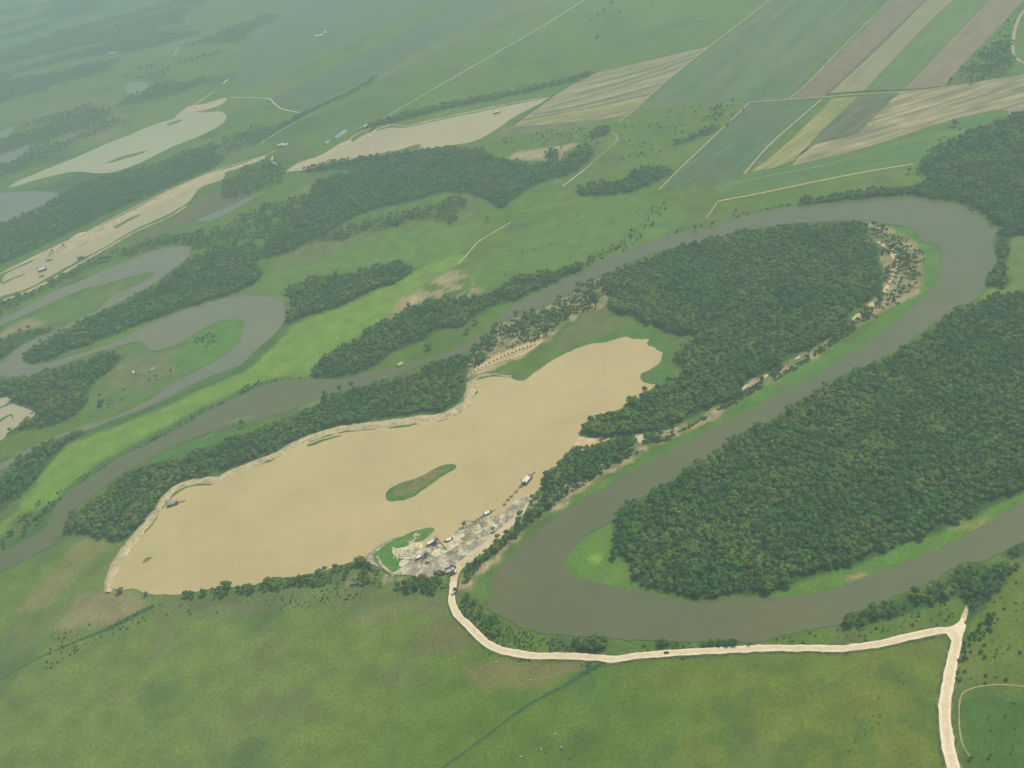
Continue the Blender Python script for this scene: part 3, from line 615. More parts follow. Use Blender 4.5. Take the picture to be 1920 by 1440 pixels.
sheet('sand_flat', outline(P("-60,530 0,510 40,492 100,463 150,440 200,418 260,388 330,352 400,323 440,312 495,293 490,300 440,318 420,325 350,360 280,391 215,432 180,445 150,462 128,474 105,474 60,489 20,505 -60,540"), 5, 2.5), Z_W - .1, M_sand)
sheet('sand_flat', outline(P("328,221 345,207 352,200 380,195 400,190 425,183 415,196 385,206 350,212 336,222"), 6, 3), Z_F, M_sand)
# sandy bund round the lake, built as an uneven raised bank
BANK = [(1, 0), (.86, .8), (.6, 1.9), (.3, 1.5), (.12, .5), (0, 0)]
ribbon('sand_bank', P("203,1112 204,1096 212,1072 225,1048 242,1024 264,996 286,968 300,948 318,925 340,910 375,901 405,901 430,889 480,868 520,852 545,838 580,822 640,804 690,799 740,793 790,786 828,782 860,766 876,755 880,742 886,730 884,716"), [8, 17, 15, 13, 13, 15, 14, 15, 15, 16, 17, 15, 16], Z_F, M_sand, 2.2, 3, BANK)
ribbon('sand_bank', P("884,718 895,708 912,703 935,705 960,707"), 5, Z_F, M_sand, .8, 3, BANK)
ribbon('sand_bank', P("706,1046 716,1062 730,1074 742,1081"), 4, Z_W + .3, M_sand, .8, 3, BANK)
ribbon('sand_bank', P("-60,590 0,566 50,548 110,517 160,488 200,466 252,436 312,410 352,386"), [9, 11, 6, 4, 3], Z_F, M_sand, 1.5, 5, BANK)
ribbon('sand_bank', P("688,258 706,243 737,235 760,237 790,231 840,219 890,209 960,194 1030,184"), 7, Z_F, M_sand, 1.5, 5, BANK)
ribbon('sand_bank', P("560,322 600,312 650,302 720,290 780,283"), 4, Z_F, M_sand, 1.5, 5, BANK)
# green floating weed fringes on the lake margin
M_weed = mat('weed_mat', (0.07, 0.15, 0.03), 0.9, 0.2, 0.08, fine=(0.6, .3), bump=.4, bscale=.6, spec=.15)
for q in ("574,836 600,825 640,816 640,818 605,829 580,838", "728,805 760,797 790,795 760,801", "1202,705 1212,697 1240,703 1262,708 1245,722 1212,720"):
    islet('weed_bed', P(q), Z_W - .3, M_weed, .5, step=2.5)

# ------------------------------------------------------------------ fields
def rows(x0, y0, x1, y1):
    return heading(x0, y0, x1, y1)
A_ne = rows(1480, 185, 1675, 0)
A_mid = rows(960, 235, 1200, 176)
A_band = rows(1440, 300, 1620, 178)
def field(px, c, c2, ang, ratio=30, sc=0.12, amp=.15, z=Z_F, var=.1, name='field', sharp=True):
    M = mat('field_soil', c, .95, var, 0.01, c2=c2, fine=(.25, .1), stretch=(ang, ratio, sc, amp), spec=.1)
    sheet(name, outline(P(px), 8, 1.0, sharp), z, M)
field("1120,136 1330,87 1245,155 1220,177 1190,203 1165,219 1120,224 955,239 1035,182 1067,162", (0.30, 0.25, 0.15), (0.26, 0.24, 0.13), A_mid, 40, .07, .22)
field("985,226 1215,178 1200,190 1080,212 960,237", (0.36, 0.30, 0.11), (0.26, 0.26, 0.09), A_mid, 40, .07, .15, Z_F + .12)
field("1020,222 1197,192 1180,206 1120,219 950,238", (0.22, 0.23, 0.08), (0.26, 0.23, 0.10), A_mid, 40, .07, .15, Z_F + .24)
field("1690,-14 1748,-14 1552,175 1547,180 1485,186", (0.20, 0.145, 0.095), (0.22, 0.16, 0.105), A_ne, 30, .10, .08)
field("1752,-14 1804,-14 1750,32 1690,97 1620,171 1554,176", (0.27, 0.235, 0.135), (0.25, 0.225, 0.12), A_ne, 30, .10, .08)
field("1806,-14 1864,-14 1695,167 1622,171 1692,97", (0.12, 0.18, 0.05), (0.10, 0.165, 0.045), A_ne, 30, .10, .1)
field("1869,-14 1931,-14 1865,60 1815,110 1768,163 1695,168", (0.25, 0.18, 0.125), (0.23, 0.17, 0.115), A_ne, 30, .10, .08)
field("1687,173 1765,166 1920,140 2060,120 2060,200 1920,220 1897,227 1890,207 1865,206 1790,223 1715,246 1660,266 1565,293 1485,311 1505,283 1530,271 1610,251 1635,223", (0.33, 0.27, 0.165), (0.24, 0.22, 0.12), rows(1660, 265, 1920, 185), 10, .085, .32)
field("1560,185 1610,181 1540,246 1490,300 1447,316 1405,322 1440,300 1500,246", (0.30, 0.28, 0.10), (0.22, 0.23, 0.08), A_band, 40, .14, .2)
field("1610,181 1684,174 1632,224 1608,250 1530,270 1490,298 1542,246", (0.085, 0.12, 0.055), (0.13, 0.12, 0.07), A_band, 6, .05, .2)
field("1402,194 1537,188 1398,326 1350,342 1237,357", (0.075, 0.13, 0.055), (0.095, 0.13, 0.06), A_band, 20, .08, .12)
field("1445,5 1520,-14 1660,-14 1476,186 1405,192 1195,202 1330,92", (0.085, 0.15, 0.055), (0.12, 0.145, 0.065), A_ne, 14, .03, .15)
field("480,166 700,60 860,-14 560,-14 470,60 440,150", (0.085, 0.14, 0.06), (0.10, 0.14, 0.06), rows(480, 162, 730, 35), 20, .03, .12, Z_F - .08)
field("505,187 640,118 880,-5 1000,-14 960,0 700,143 570,205 530,203", (0.075, 0.13, 0.06), (0.085, 0.14, 0.06), rows(480, 162, 730, 35), 20, .05, .15, Z_F - .08)
field("1340,345 1440,322 1600,292 1730,250 1790,225 1870,210 1830,240 1735,295 1725,315 1600,330 1440,358 1345,372", (0.085, 0.17, 0.045), (0.10, 0.18, 0.045), rows(1440, 330, 1700, 280), 20, .04, .12, Z_F - .08)

# ------------------------------------------------------------------ roads, tracks, paths
M_road = mat('white_marl_road', (0.82, 0.70, 0.50), 0.95, 0.06, 0.05, c2=(0.72, 0.58, 0.38), thr=(.5, .8), fine=(0.5, .08), spec=.15)
M_track = mat('dirt_track', (0.42, 0.34, 0.21), 0.95, 0.12, 0.03, fine=(0.3, .12), spec=.1)
M_haul = mat('haul_road', (0.60, 0.50, 0.31), 0.95, 0.08, 0.05, c2=(0.52, 0.44, 0.28), thr=(.45, .7), fine=(0.5, .1), spec=.15)
MAIN = P("1792,1470 1788,1440 1778,1400 1772,1350 1773,1310 1780,1270 1787,1235 1793,1208 1793,1192 1783,1184 1765,1183 1740,1187 1700,1196 1660,1206 1600,1215 1560,1217 1500,1216 1440,1216 1380,1219 1300,1223 1250,1226 1200,1230 1170,1234 1150,1237 1120,1234 1070,1231 1000,1230 960,1224 935,1218 910,1205 885,1180 862,1158 852,1142 847,1122 850,1100 851,1085")
ribbon('road_verge', MAIN, [14, 13.5, 12, 11, 10.8, 11, 10.8, 11.2, 12, 11, 10.5], Z_R - .3, mat('verge_grass', (0.17, 0.17, 0.075), .95, .25, .15, c2=(0.075, 0.10, 0.035), thr=(.4, .55), fine=(.7, .25), spec=.1), 1.6, 2.5)
ribbon('road', MAIN, [9.6, 9.2, 8, 7.4, 7.2, 7.4, 7.2, 7.6, 8.2, 7.6, 7.0], Z_R, M_road, .9, 2.5)
M_rut = mat('road_rut', (0.66, 0.54, 0.35), .95, .12, .2, c2=(0.74, 0.61, 0.41), thr=(.4, .6), fine=(.8, .1), spec=.1)
for u in (-1.6, -.2, 1.3):
    _q = resample(ground(smooth(MAIN, False)), 3, False)
    _t = np.gradient(_q, axis=0)
    _t /= np.hypot(_t[:, 0], _t[:, 1])[:, None]
    ribbon('road_rut', None, .9, Z_R + .12, M_rut, .25, 3, world=_q + np.column_stack([-_t[:, 1], _t[:, 0]]) * u)
ribbon('road', P("851,1092 853,1076 862,1062 880,1048 905,1030 930,1008 955,985 975,966 990,945 1000,925"), [7, 11, 13, 12, 10, 8, 4, 3], Z_R + .05, M_haul, 1.0, 3)
sheet('road', outline(P("1768,1180 1790,1173 1806,1158 1808,1170 1812,1174 1805,1195 1799,1215 1786,1205 1775,1190"), 3, .5), Z_R + .05, M_road)
ribbon('track', P("1805,1165 1810,1150 1815,1135"), [5, 2.5], Z_R, M_haul, .5, 3)
ribbon('path', P("1925,1288 1880,1284 1845,1286 1825,1290 1808,1298 1800,1312 1798,1350 1802,1385 1810,1405 1820,1420"), 0.9, Z_F, M_track, .3, 3)
ribbon('track', P("712,226 900,117 1000,60 1110,-8"), [2.5, 4, 4], Z_R, M_haul, .3, 12, sm=False)
ribbon('track', P("1470,-20 1440,3 1340,80 1240,160 1195,202 1160,228"), 3.2, Z_R, M_track, .3, 10)
ribbon('track', P("490,270 515,252 600,205 700,152 760,120 800,98 860,72 930,25 960,8"), [4.5, 3, 3, 2, 2], Z_R, M_track, .5, 10)
ribbon('track', P("480,163 630,87 730,35 810,-6"), 2.2, Z_R, M_track, .4, 12)
ribbon('track', P("502,185 635,117 695,87 765,50 880,-8"), 2.2, Z_R, M_track, .4, 12)
ribbon('track', P("1235,357 1280,312 1340,255 1405,193"), 3, Z_R, M_track, .4, 8)
ribbon('track', P("1395,327 1440,275 1490,230 1540,187"), 3.5, Z_R, M_track, .5, 8)
ribbon('track', P("1403,192 1480,187 1600,178 1700,172 1765,165 1850,152 1935,138"), 4.0, Z_R, M_track, .5, 8)
ribbon('track', P("1478,187 1520,150 1600,68 1684,-12"), 2.5, Z_R, M_track, .5, 8)
ribbon('track', P("1195,203 1280,199 1400,194"), 1.8, Z_R, M_track, .5, 8)
M_straw = mat('straw_track', (0.46, 0.38, 0.16), 0.95, 0.12, 0.03, fine=(0.3, .12), spec=.1)
ribbon('track', P("1345,378 1400,368 1440,360 1560,335 1640,320 1712,308"), 4.5, Z_R, M_straw, .6, 6)
ribbon('path', P("1345,380 1335,395 1325,408"), 2, Z_R, M_straw, .5, 6)
ribbon('path', P("1340,355 1440,330 1540,312 1620,290"), 1.5, Z_R, M_straw, .5, 6)
ribbon('track', P("430,183 500,185 515,195 530,205 570,213"), 4, Z_R, M_haul, .6, 8)
ribbon('path', P("330,219 345,207 365,197 385,183 400,172"), 5, Z_R, M_haul, .6, 8)
ribbon('path', P("1930,8 1907,42 1899,92 1908,112 1935,124"), 5.5, Z_R, M_track, .6, 6)
ribbon('path', P("325,105 335,90 345,80"), 5, Z_R, M_haul, .6, 10)
ribbon('path', P("419,157 424,152 430,148"), 5, Z_R, M_road, .6, 6)
ribbon('track', P("-60,538 0,514 60,487 110,464 200,416 300,366 400,322 495,293 515,283"), [6, 6, 5, 5, 4], Z_W + .5, M_haul, 1, 6)
ribbon('track', P("512,293 510,303 518,309 520,318 524,323"), 4.5, Z_R, M_haul, .8, 4)
ribbon('track', P("655,262 672,250 700,240 735,234 760,237 800,229"), 3.5, Z_R, M_haul, .8, 5)
ribbon('path', P("860,495 880,473 900,452 930,434 957,418"), 2.2, Z_R, M_haul, .6, 5)
ribbon('path', P("1055,350 1075,335 1097,318"), 3, Z_R, M_haul, .6, 5)
ribbon('path', P("1097,318 1120,297 1140,280 1155,265 1156,256 1145,248"), 2, Z_R, M_track, .6, 5)
ribbon('path', P("1235,1240 1225,1260 1228,1240"), 0.1, -.5, M_track, 0, 5) if False else None
ribbon('path', P("885,700 895,695 930,680 960,672 985,662 1010,645 1016,636 1012,625 1014,608 1025,595 1038,588"), [3, 3, 3, 4, 5, 4], Z_R, M_orange, .8, 3)
ribbon('path', P("1646,454 1660,463 1672,474 1679,488 1678,502 1672,516 1668,532"), [5, 7, 8, 5], Z_R, M_orange, 1.6, 3)
ribbon('path', P("1664,534 1660,545 1655,552"), [3, 7, 3], Z_R, M_orange, 1.2, 3)
ribbon('path', P("1078,893 1095,886 1115,878 1130,872 1148,862"), [4, 4, 3], Z_R, M_haul, 1, 3)
ribbon('path', P("1160,854 1180,843 1192,832"), [3, 3], Z_R, M_haul, 1, 3)
sheet('sand_flat', outline(P("1600,600 1604,590 1620,582 1636,566 1642,570 1632,586 1616,596"), 3, 3), Z_F, M_orange)
sheet('sand_flat', outline(P("1622,452 1630,450 1636,462 1630,468"), 3, 2), Z_F, M_orange)
for x0, y0, x1, y1, w in ((1440, 703, 1425, 712, 6), (1500, 668, 1490, 675, 4), (1400, 722, 1388, 733, 6), (1475, 700, 1455, 708, 4), (1270, 803, 1245, 812, 3), (1375, 445, 1382, 452, 5), (1272, 478, 1268, 492, 6), (1172, 511, 1198, 505, 4), (1150, 523, 1160, 515, 5), (1310, 488, 1302, 498, 5)):
    ribbon('path', P(f"{x0},{y0} {(x0+x1)/2+2},{(y0+y1)/2} {x1},{y1}"), [w * .6, w, w * .5], Z_R, M_orange, 1.4, 2.5)
for k in range(17):
    u = k / 16
    cx_, cy_ = 893 + 112 * u, 692 - 48 * u - 5 * math.sin(u * 3.1)
    L_ = 5.5 - 2.2 * u
    ribbon('spoil_ridge', P(f"{cx_ - L_ * .5},{cy_ + L_} {cx_},{cy_} {cx_ + L_ * .6},{cy_ - L_}"), 3.4, Z_F, M_orange, .5, 2, [(1, 0), (.5, 2.4), (0, 0)])
M_ditch = mat('ditch_reeds', (0.045, 0.095, 0.04), 0.95, 0.2, 0.05, fine=(0.5, .25), spec=.1)
ribbon('ditch', P("1132,1240 1115,1253 1100,1258 1064,1283 1030,1300 995,1320 962,1342 900,1390 830,1440 800,1462"), [5, 4, 3, 2, 2, 2], Z_F, M_ditch, .7, 3)
ribbon('ditch', P("0,1275 60,1240 130,1208 200,1180 240,1160 290,1135"), [1.5, 2, 3, 8, 7], Z_F, M_ditch, .7, 4)
for px in ("1000,215 1100,196 1245,156", "1035,200 1150,168 1290,122", "1075,178 1180,150 1310,105", "1100,160 1200,135 1325,93", "980,226 1100,203 1220,177"):
    ribbon('ditch', P(px), 3.6, Z_F + .5, M_ditch, 1.0, 10)
ribbon('ditch', P("1553,177 1620,171 1690,169"), 3.5, Z_R + .1, M_ditch, .7, 5)
ribbon('ditch', P("1690,170 1765,163 1850,150 1920,138"), 2, Z_R + .3, M_ditch, .7, 5)
ribbon('ditch', P("1549,179 1640,95 1750,-14"), 3.5, Z_R, M_ditch, .7, 8)
ribbon('ditch', P("960,236 1035,181 1067,161 1115,138"), [6, 8, 6, 2], Z_R, M_ditch, .7, 8)
M_verge = mat('road_verge_scrub', (0.10, 0.10, 0.055), 0.95, 0.25, 0.2, fine=(0.8, .3), spec=.1)

# ------------------------------------------------------------------ vegetation prototypes
def leaf_mat(name, c, c2, c3):
    M = mat(name, c, 0.75, 0.30, 0.012, c2=c2, thr=(.40, .62), fine=(0.45, .26), spec=.12, rand=.22)
    N, Lk = M.node_tree.nodes, M.node_tree.links
    bs = N['Principled BSDF']
    src = bs.inputs['Base Color'].links[0].from_socket
    oi = N.new('ShaderNodeObjectInfo')
    gt = N.new('ShaderNodeMapRange')
    gt.inputs['From Min'].default_value = .84
    gt.inputs['From Max'].default_value = 1.0
    gt.inputs['To Max'].default_value = .75
    Lk.new(oi.outputs['Random'], gt.inputs['Value'])
    mx = N.new('ShaderNodeMix')
    mx.data_type = 'RGBA'
    Lk.new(gt.outputs[0], mx.inputs['Factor'])
    Lk.new(src, mx.inputs[6])
    mx.inputs[7].default_value = (*c3, 1)
    Lk.new(mx.outputs[2], bs.inputs['Base Color'])
    return M
M_leaf = leaf_mat('tree_foliage', (0.056, 0.150, 0.022), (0.115, 0.185, 0.030), (0.17, 0.175, 0.055))
M_shrub = leaf_mat('shrub_foliage', (0.055, 0.13, 0.022), (0.095, 0.145, 0.030), (0.14, 0.135, 0.055))
M_bark = plain('bark', (0.16, 0.13, 0.10), .9)

def ico(sub=1):
    bm = bmesh.new()
    bmesh.ops.create_icosphere(bm, subdivisions=sub, radius=1.0)
    v = np.array([x.co[:] for x in bm.verts])
    f = [tuple(a.index for a in x.verts) for x in bm.faces]
    bm.free()
    return v, f
ICO_V, ICO_F = ico(2)
def crown_mesh(name, seed, R, z0, z1, lobes, leaves, leaf, material, flat=.75):
    r = np.random.default_rng(seed)
    V, F = [], []
    C = []
    for k in range(lobes):
        a = 2 * math.pi * (k + r.uniform(-.3, .3)) / lobes * 1.62
        d = R * (0.0 if k == 0 else r.uniform(.35, .68))
        rr = R * (r.uniform(.50, .62) if k == 0 else r.uniform(.30, .48))
        zc = z1 - rr * flat - (0 if k == 0 else r.uniform(0, (z1 - z0) * .5))
        C.append((d * math.cos(a), d * math.sin(a), max(zc, z0 + rr * .5), rr))
    for (cx, cy, cz, rr) in C:
        nz = 1 + .35 * (r.random(len(ICO_V)) - .5)
        vv = ICO_V * (rr * .80 * nz)[:, None]
        vv[:, 2] *= flat
        b = len(V)
        V += [tuple(p) for p in vv + [cx, cy, cz]]
        F += [tuple(b + i for i in f) for f in ICO_F]
    w = np.array([c[3] ** 2 for c in C])
    for k in range(leaves):
        cx, cy, cz, rr = C[r.choice(len(C), p=w / w.sum())]
        u = r.uniform(-.35, 1)
        a = r.uniform(0, 2 * math.pi)
        s = math.sqrt(1 - u * u)
        n = np.array([s * math.cos(a), s * math.sin(a), u])
        c = np.array([cx, cy, cz]) + n * [1, 1, flat] * rr * r.uniform(.78, 1.12)
        t = np.cross(n, r.normal(size=3))
        t /= np.linalg.norm(t)
        q = np.cross(n, t) + n * r.uniform(-.5, .5)
        L = leaf * r.uniform(.6, 1.3)
        b = len(V)
        for su, sv in ((-.5, -.35), (.5, -.3), (.62, .32), (-.3, .5)):
            V.append(tuple(c + t * L * (su + r.uniform(-.12, .12)) + q * L * (sv + r.uniform(-.12, .12)) - n * L * .2 * abs(su)))
        F += [(b, b + 1, b + 2, b + 3)]
    return mesh_from(name, V, F, material)
def trunk_mesh(name, seed, h, r0_, crown_z):
    r = random.Random(seed)
    m_ = MB()
    top = (r.uniform(-.3, .3), r.uniform(-.3, .3), crown_z)
    m_.bar((0, 0, -.3), (top[0] * .5, top[1] * .5, crown_z * .55), r0_, r0_ * .75, 7)
    m_.bar((top[0] * .5, top[1] * .5, crown_z * .5), (top[0], top[1], crown_z + (h - crown_z) * .45), r0_ * .75, r0_ * .35, 6)
    for k in range(5):
        a = k * 1.26 + r.uniform(-.3, .3)
        z = crown_z * r.uniform(.6, .95)
        L = h * r.uniform(.22, .32)
        m_.bar((top[0] * .7, top[1] * .7, z), (L * math.cos(a), L * math.sin(a), z + L * .8), r0_ * .42, r0_ * .14, 5)
    return mesh_from(name, m_.v, m_.f, M_bark)
# every variant is 10 m tall
CROWNS = [crown_mesh('crown', 100 + k, R, z0, 10, lb, 420, .95, M_leaf, fl) for k, (R, z0, lb, fl) in enumerate(
    [(4.6, 3.0, 7, .8), (4.0, 2.5, 6, .9), (5.2, 3.6, 9, .65), (3.5, 2.4, 6, 1.05), (4.8, 4.0, 8, .6), (4.3, 3.0, 8, .8)])]
TRUNKS = [trunk_mesh('trunk', 200 + k, 10, .28, z) for k, z in enumerate([3.4, 3.0, 4.0, 3.0, 4.4, 3.4])]
def palm_mesh(name, seed, L, z):
    r = np.random.default_rng(seed)
    V, F = [], []
    for k in range(26):
        a = 2 * math.pi * k / 26 * 1.618 * 4 + r.uniform(-.2, .2)
        rise = r.uniform(-.15, .75)
        w, n = .42, 5
        for j in range(n + 1):
            u = j / n
            rr = L * u * (1 - .12 * u)
            zz = z + L * (rise * u - (.55 + .5 * rise) * u * u)
            ww = w * (.35 + 1.3 * u * (1.15 - u) * 1.6)
            V += [(rr * math.cos(a) - ww * math.sin(a), rr * math.sin(a) + ww * math.cos(a), zz - .15),
                  (rr * math.cos(a), rr * math.sin(a), zz + .12),
                  (rr * math.cos(a) + ww * math.sin(a), rr * math.sin(a) - ww * math.cos(a), zz - .15)]
        b = len(V) - 3 * (n + 1)
        for j in range(n):
            for q in (0, 1):
                i0 = b + 3 * j + q
                F.append((i0, i0 + 1, i0 + 4, i0 + 3))
    return mesh_from(name, V, F, M_leaf)
CROWNS += [palm_mesh('crown', 150, 3.9, 8.6), palm_mesh('crown', 151, 3.4, 9.2)]
TRUNKS += [trunk_mesh('trunk', 250, 6, .2, 8.4), trunk_mesh('trunk', 251, 6, .2, 9.0)]
SHRUBS = [crown_mesh('shrub', 300 + k, 1.5, 0.0, 1.7, 4 + k, 90, .5, M_shrub, .75) for k in range(4)]

# ------------------------------------------------------------------ where plants stand
RIV_W, LAKE_W = ground(smooth(RIVER)), ground(smooth(LAKE))
OX_W = ground(smooth(OXBOW))
def scatter(px, spacing, density, clear=2.0, seed=0):
    w = ground(smooth(px))
    lo, hi = w.min(0) - 5, w.max(0) + 5
    nx, ny = int((hi[0] - lo[0]) / spacing) + 1, int((hi[1] - lo[1]) / (spacing * .87)) + 1
    r = np.random.default_rng(seed + 1000)
    gx, gy = np.meshgrid(np.arange(nx), np.arange(ny))
    x = lo[0] + (gx + .5 * (gy % 2)) * spacing + r.uniform(-.36, .36, gx.shape) * spacing
    y = lo[1] + gy * spacing * .87 + r.uniform(-.36, .36, gx.shape) * spacing
    x, y = x.ravel(), y.ravel()
    area = .5 * abs(np.sum(w[:, 0] * np.roll(w[:, 1], 1) - w[:, 1] * np.roll(w[:, 0], 1)))
    per = np.sum(np.hypot(*(w - np.roll(w, 1, 0)).T))
    thin = 2 * area / per                     # mean width of the patch
    rag = (fbm(x, y, 18, 5, 4) - .5) * min(22, .5 * thin)
    keep = sdf(x, y, w, 30) < -min(2.0, .08 * thin) + rag
    if density < 1:
        n = fbm(x, y, 16, 60 + seed, 3)
        keep &= (n < np.quantile(n, density)) | (r.random(len(x)) < .06)
    x, y = x[keep], y[keep]
    for wat in (RIV_W, LAKE_W, OX_W):
        k = sdf(x, y, wat, 30) > clear
        x, y = x[k], y[k]
    p, dep = project(np.column_stack([x, y]))
    k = (p[:, 0] > -160) & (p[:, 0] < 2080) & (p[:, 1] > -60) & (p[:, 1] < 1580)
    return np.column_stack([x, y])[k]
def pickv(p, k):
    if k in ('bend', 'mid', 'ne', 'south_bank') and rng.random() < .30 * float(fbm(np.array([p[0]]), np.array([p[1]]), 60, 12)[0] > .5):
        return int(rng.integers(6, 8))
    return int(rng.integers(0, 6))
MAIN_W = resample(ground(smooth(MAIN, False)), 4, False)
def off_road(a, m_=4.2, k=.5):
    return min(np.hypot(MAIN_W[:, 0] - a[0], MAIN_W[:, 1] - a[1])) > m_ + a[2] * k
trees = []          # (x, y, scale, rot, variant, zone, size in the picture)
for zi, (k, (px, sp, den, hh, lab)) in enumerate(WOODS.items()):
    pts = scatter(px, sp, den, 2.5, zi)
    sc = hh / 10 * (0.62 + 0.62 * rng.random(len(pts))) * (0.85 + .35 * fbm(pts[:, 0], pts[:, 1], 30, 8))
    if sp > 8:
        sc *= 1.1
    trees += [(p[0], p[1], s, rng.uniform(0, 6.28), pickv(p, k), k) for p, s in zip(pts, sc)]
# bush of the far plain beyond the pits
fx, fy = np.meshgrid(np.arange(-3400, 200, 15.0), np.arange(1900, 6500, 15.0))
fx = fx.ravel() + rng.uniform(-6, 6, fx.size)
fy = fy.ravel() + rng.uniform(-6, 6, fy.size)
pp, _ = project(np.column_stack([fx, fy]))
edge = np.interp(pp[:, 0], [-200, 0, 200, 330, 430, 470, 560, 700], [380, 340, 245, 190, 120, 60, 20, -40])
ok = (pp[:, 0] > -120) & (pp[:, 1] > -40) & (pp[:, 1] < edge) & (fbm(fx + fy * .25, fy * 2.2, 330, 31) > .545 - .03)
for q in (POND_NW, MARSH_A, MARSH_B, MARSH_C):
    ok &= sdf(fx, fy, ground(q), 40) > 8
far_pts = [(x, y, rng.uniform(.8, 1.3), rng.uniform(0, 6.28), rng.integers(0, 6), 'far') for x, y in zip(fx[ok], fy[ok])]
trees += far_pts
# lone trees, each placed where the photograph shows it
LONE = [(805, 655, 1.05, 4.4, 'big round dark tree alone on the meadow by the middle river reach'),
        (877, 625, .9, 2.2, 'dark round tree near the water, the lower of the two beside the river wood'),
        (893, 607, .9, 2.6, 'spreading tree at the meadow edge, the upper of the two beside the river wood'),
        (1121, 76, 1.5, 2.0, 'lone hazy tree in the far green plain under the small tree group'),
        (562, 235, 1.2, 1.6, 'lone dark tree beside the dirt track in the far plain'),
        (192, 760, 1.0, 3.2, 'round dark tree alone near the wooded bank left of the oxbow'),
        (915, 415, .95, 1.6, 'slender tree with leaning crown beside the meadow path'),
        (428, 1105, 1.15, 3.0, 'big round dome tree on the near lake shore'),
        (228, 1111, .75, 3.0, 'round pale tree at the lower left tip of the lake'),
        (276, 1117, .6, 2.0, 'small round tree right of the lake tip'),
        (678, 1058, 1.1, 3.0, 'dark round tree at the lake edge left of the grassy spit'),
        (705, 700+28, .8, 1.4, 'tree standing in the shallow of the river before the shore wood'),
        (856, 1112, .75, 1.3, 'dark tree leaning over the road above the junction with the quarry'),
        (927, 960+38, .7, 1.4, 'small dark tree on the bank beside the haul road'),
        (1107, 44, 1.4, 1.6, 'tree at the lower left end of the small far tree group'),
        (1121, 34, 1.4, 1.6, 'second tree from the left in the small far tree group'),
        (1133, 24, 1.4, 1.6, 'middle tree of the small far tree group'),
        (1148, 13, 1.8, 1.8, 'tall tree at the top of the small far tree group'),
        (1148, 36, 1.2, 1.6, 'lower tree at the right of the small far tree group'),
        (1162, 29, 1.3, 1.8, 'rightmost tree of the small far tree group'),
        (1206, 19, .9, 1.3, 'small tree right of the far tree group, the left one of two'),
        (1221, 13, 1.1, 1.6, 'small tree right of the far tree group, the right one of two'),
        (1375, 207-14, .9, 1.5, 'small tree beside the bend of the field track'),
        (1304, 433, 1.1, 1.5, 'dark tree at the water edge on the far bank of the upper river'),
        (1380, 400, .8, 1.2, 'small tree on the far bank of the upper river'),
        (1790, 237, 1.2, 2.0, 'dark tree beside the tan field by the upper right wood'),
        (1705, 325, 1.0, 1.2, 'small tree at the end of the straw coloured track'),
        (970, 598, 1.35, 1.4, 'tall feathery tree by the river narrows, left of three'),
        (988, 604, 1.25, 1.4, 'tall feathery tree by the river narrows, middle of three'),
        (1006, 602, 1.15, 1.4, 'tall feathery tree by the river narrows, right of three'),
        (612, 745, 1.1, 1.4, 'feathery tree at the water, leftmost of the shore wood top edge'),
        (640, 736, 1.15, 1.5, 'tall feathery tree rising from the top edge of the shore wood'),
        (663, 730, 1.2, 1.4, 'tallest feathery tree at the top edge of the shore wood, right of the other'),
        (457, 800, 1.1, 1.4, 'slim tree standing proud of the shore wood above the bund'),
        (1210, 738, 1.1, 1.3, 'wispy tree leaning over the lake head, the right one'),
        (1180, 757, 1.1, 1.5, 'wispy dark tree leaning over the lake head, the left one'),
        (1239, 1210, .62, 2.2, 'round tree in the small clump above the car, the left one'),
        (1252, 1209, .55, 2.0, 'round tree in the small clump above the car, the right one'),
        (1271, 1210, .34, 1.3, 'small bushy tree just right of the clump above the car'),
        (1322, 1210, .60, 2.2, 'leftmost tree of the row on the bank right of the car'),
        (1336, 1209, .66, 2.2, 'second tree from the left of the row on the bank right of the car'),
        (1350, 1209, .62, 2.2, 'middle tree of the row on the bank right of the car'),
        (1364, 1210, .64, 2.2, 'fourth tree from the left of the row on the bank right of the car'),
        (1378, 1209, .74, 2.0, 'tallest tree, at the right end of the row on the bank right of the car'),
        (1406, 1210, .42, 1.3, 'small tree standing apart right of the tree row on the bank'),
        (1092, 1214, .85, 2.4, 'left tree of the round dark grove at the road bend'),
        (1108, 1213, .90, 2.4, 'middle tree of the round dark grove at the road bend'),
        (1124, 1212, .85, 2.4, 'right tree of the round dark grove at the road bend'),
        (1868, 1228, .35, 1.3, 'small tree in the rough pasture right of the road, the upper one'),
        (1893, 1228-12, .35, 1.4, 'small tree in the rough pasture right of the road, the right one'),
        (1820, 1425, .42, 1.3, 'small tree beside the path end at the lower right')]
for x, y, s, wide, lab in LONE:
    g = G(x, y)
    trees.append((g[0], g[1], s, rng.uniform(0, 6.28), 3 if wide < 2 else 0, ('lone', lab, wide)))
trees = [t for t in trees if isinstance(t[5], tuple) or t[1] > 1300 or off_road(t, 5.0, 3.5)]
T = np.array([(t[0], t[1], t[2]) for t in trees])
pxs, dep = project(T[:, :2])
size = T[:, 2] / dep * ((pxs[:, 0] > 0) & (pxs[:, 0] < W) & (pxs[:, 1] > 2) & (pxs[:, 1] < H))
lone_i = [i for i, t in enumerate(trees) if isinstance(t[5], tuple)]
order = [i for i in np.argsort(-size) if not isinstance(trees[i][5], tuple)]
single = set(lone_i) | set(order[:300 - len(lone_i)])
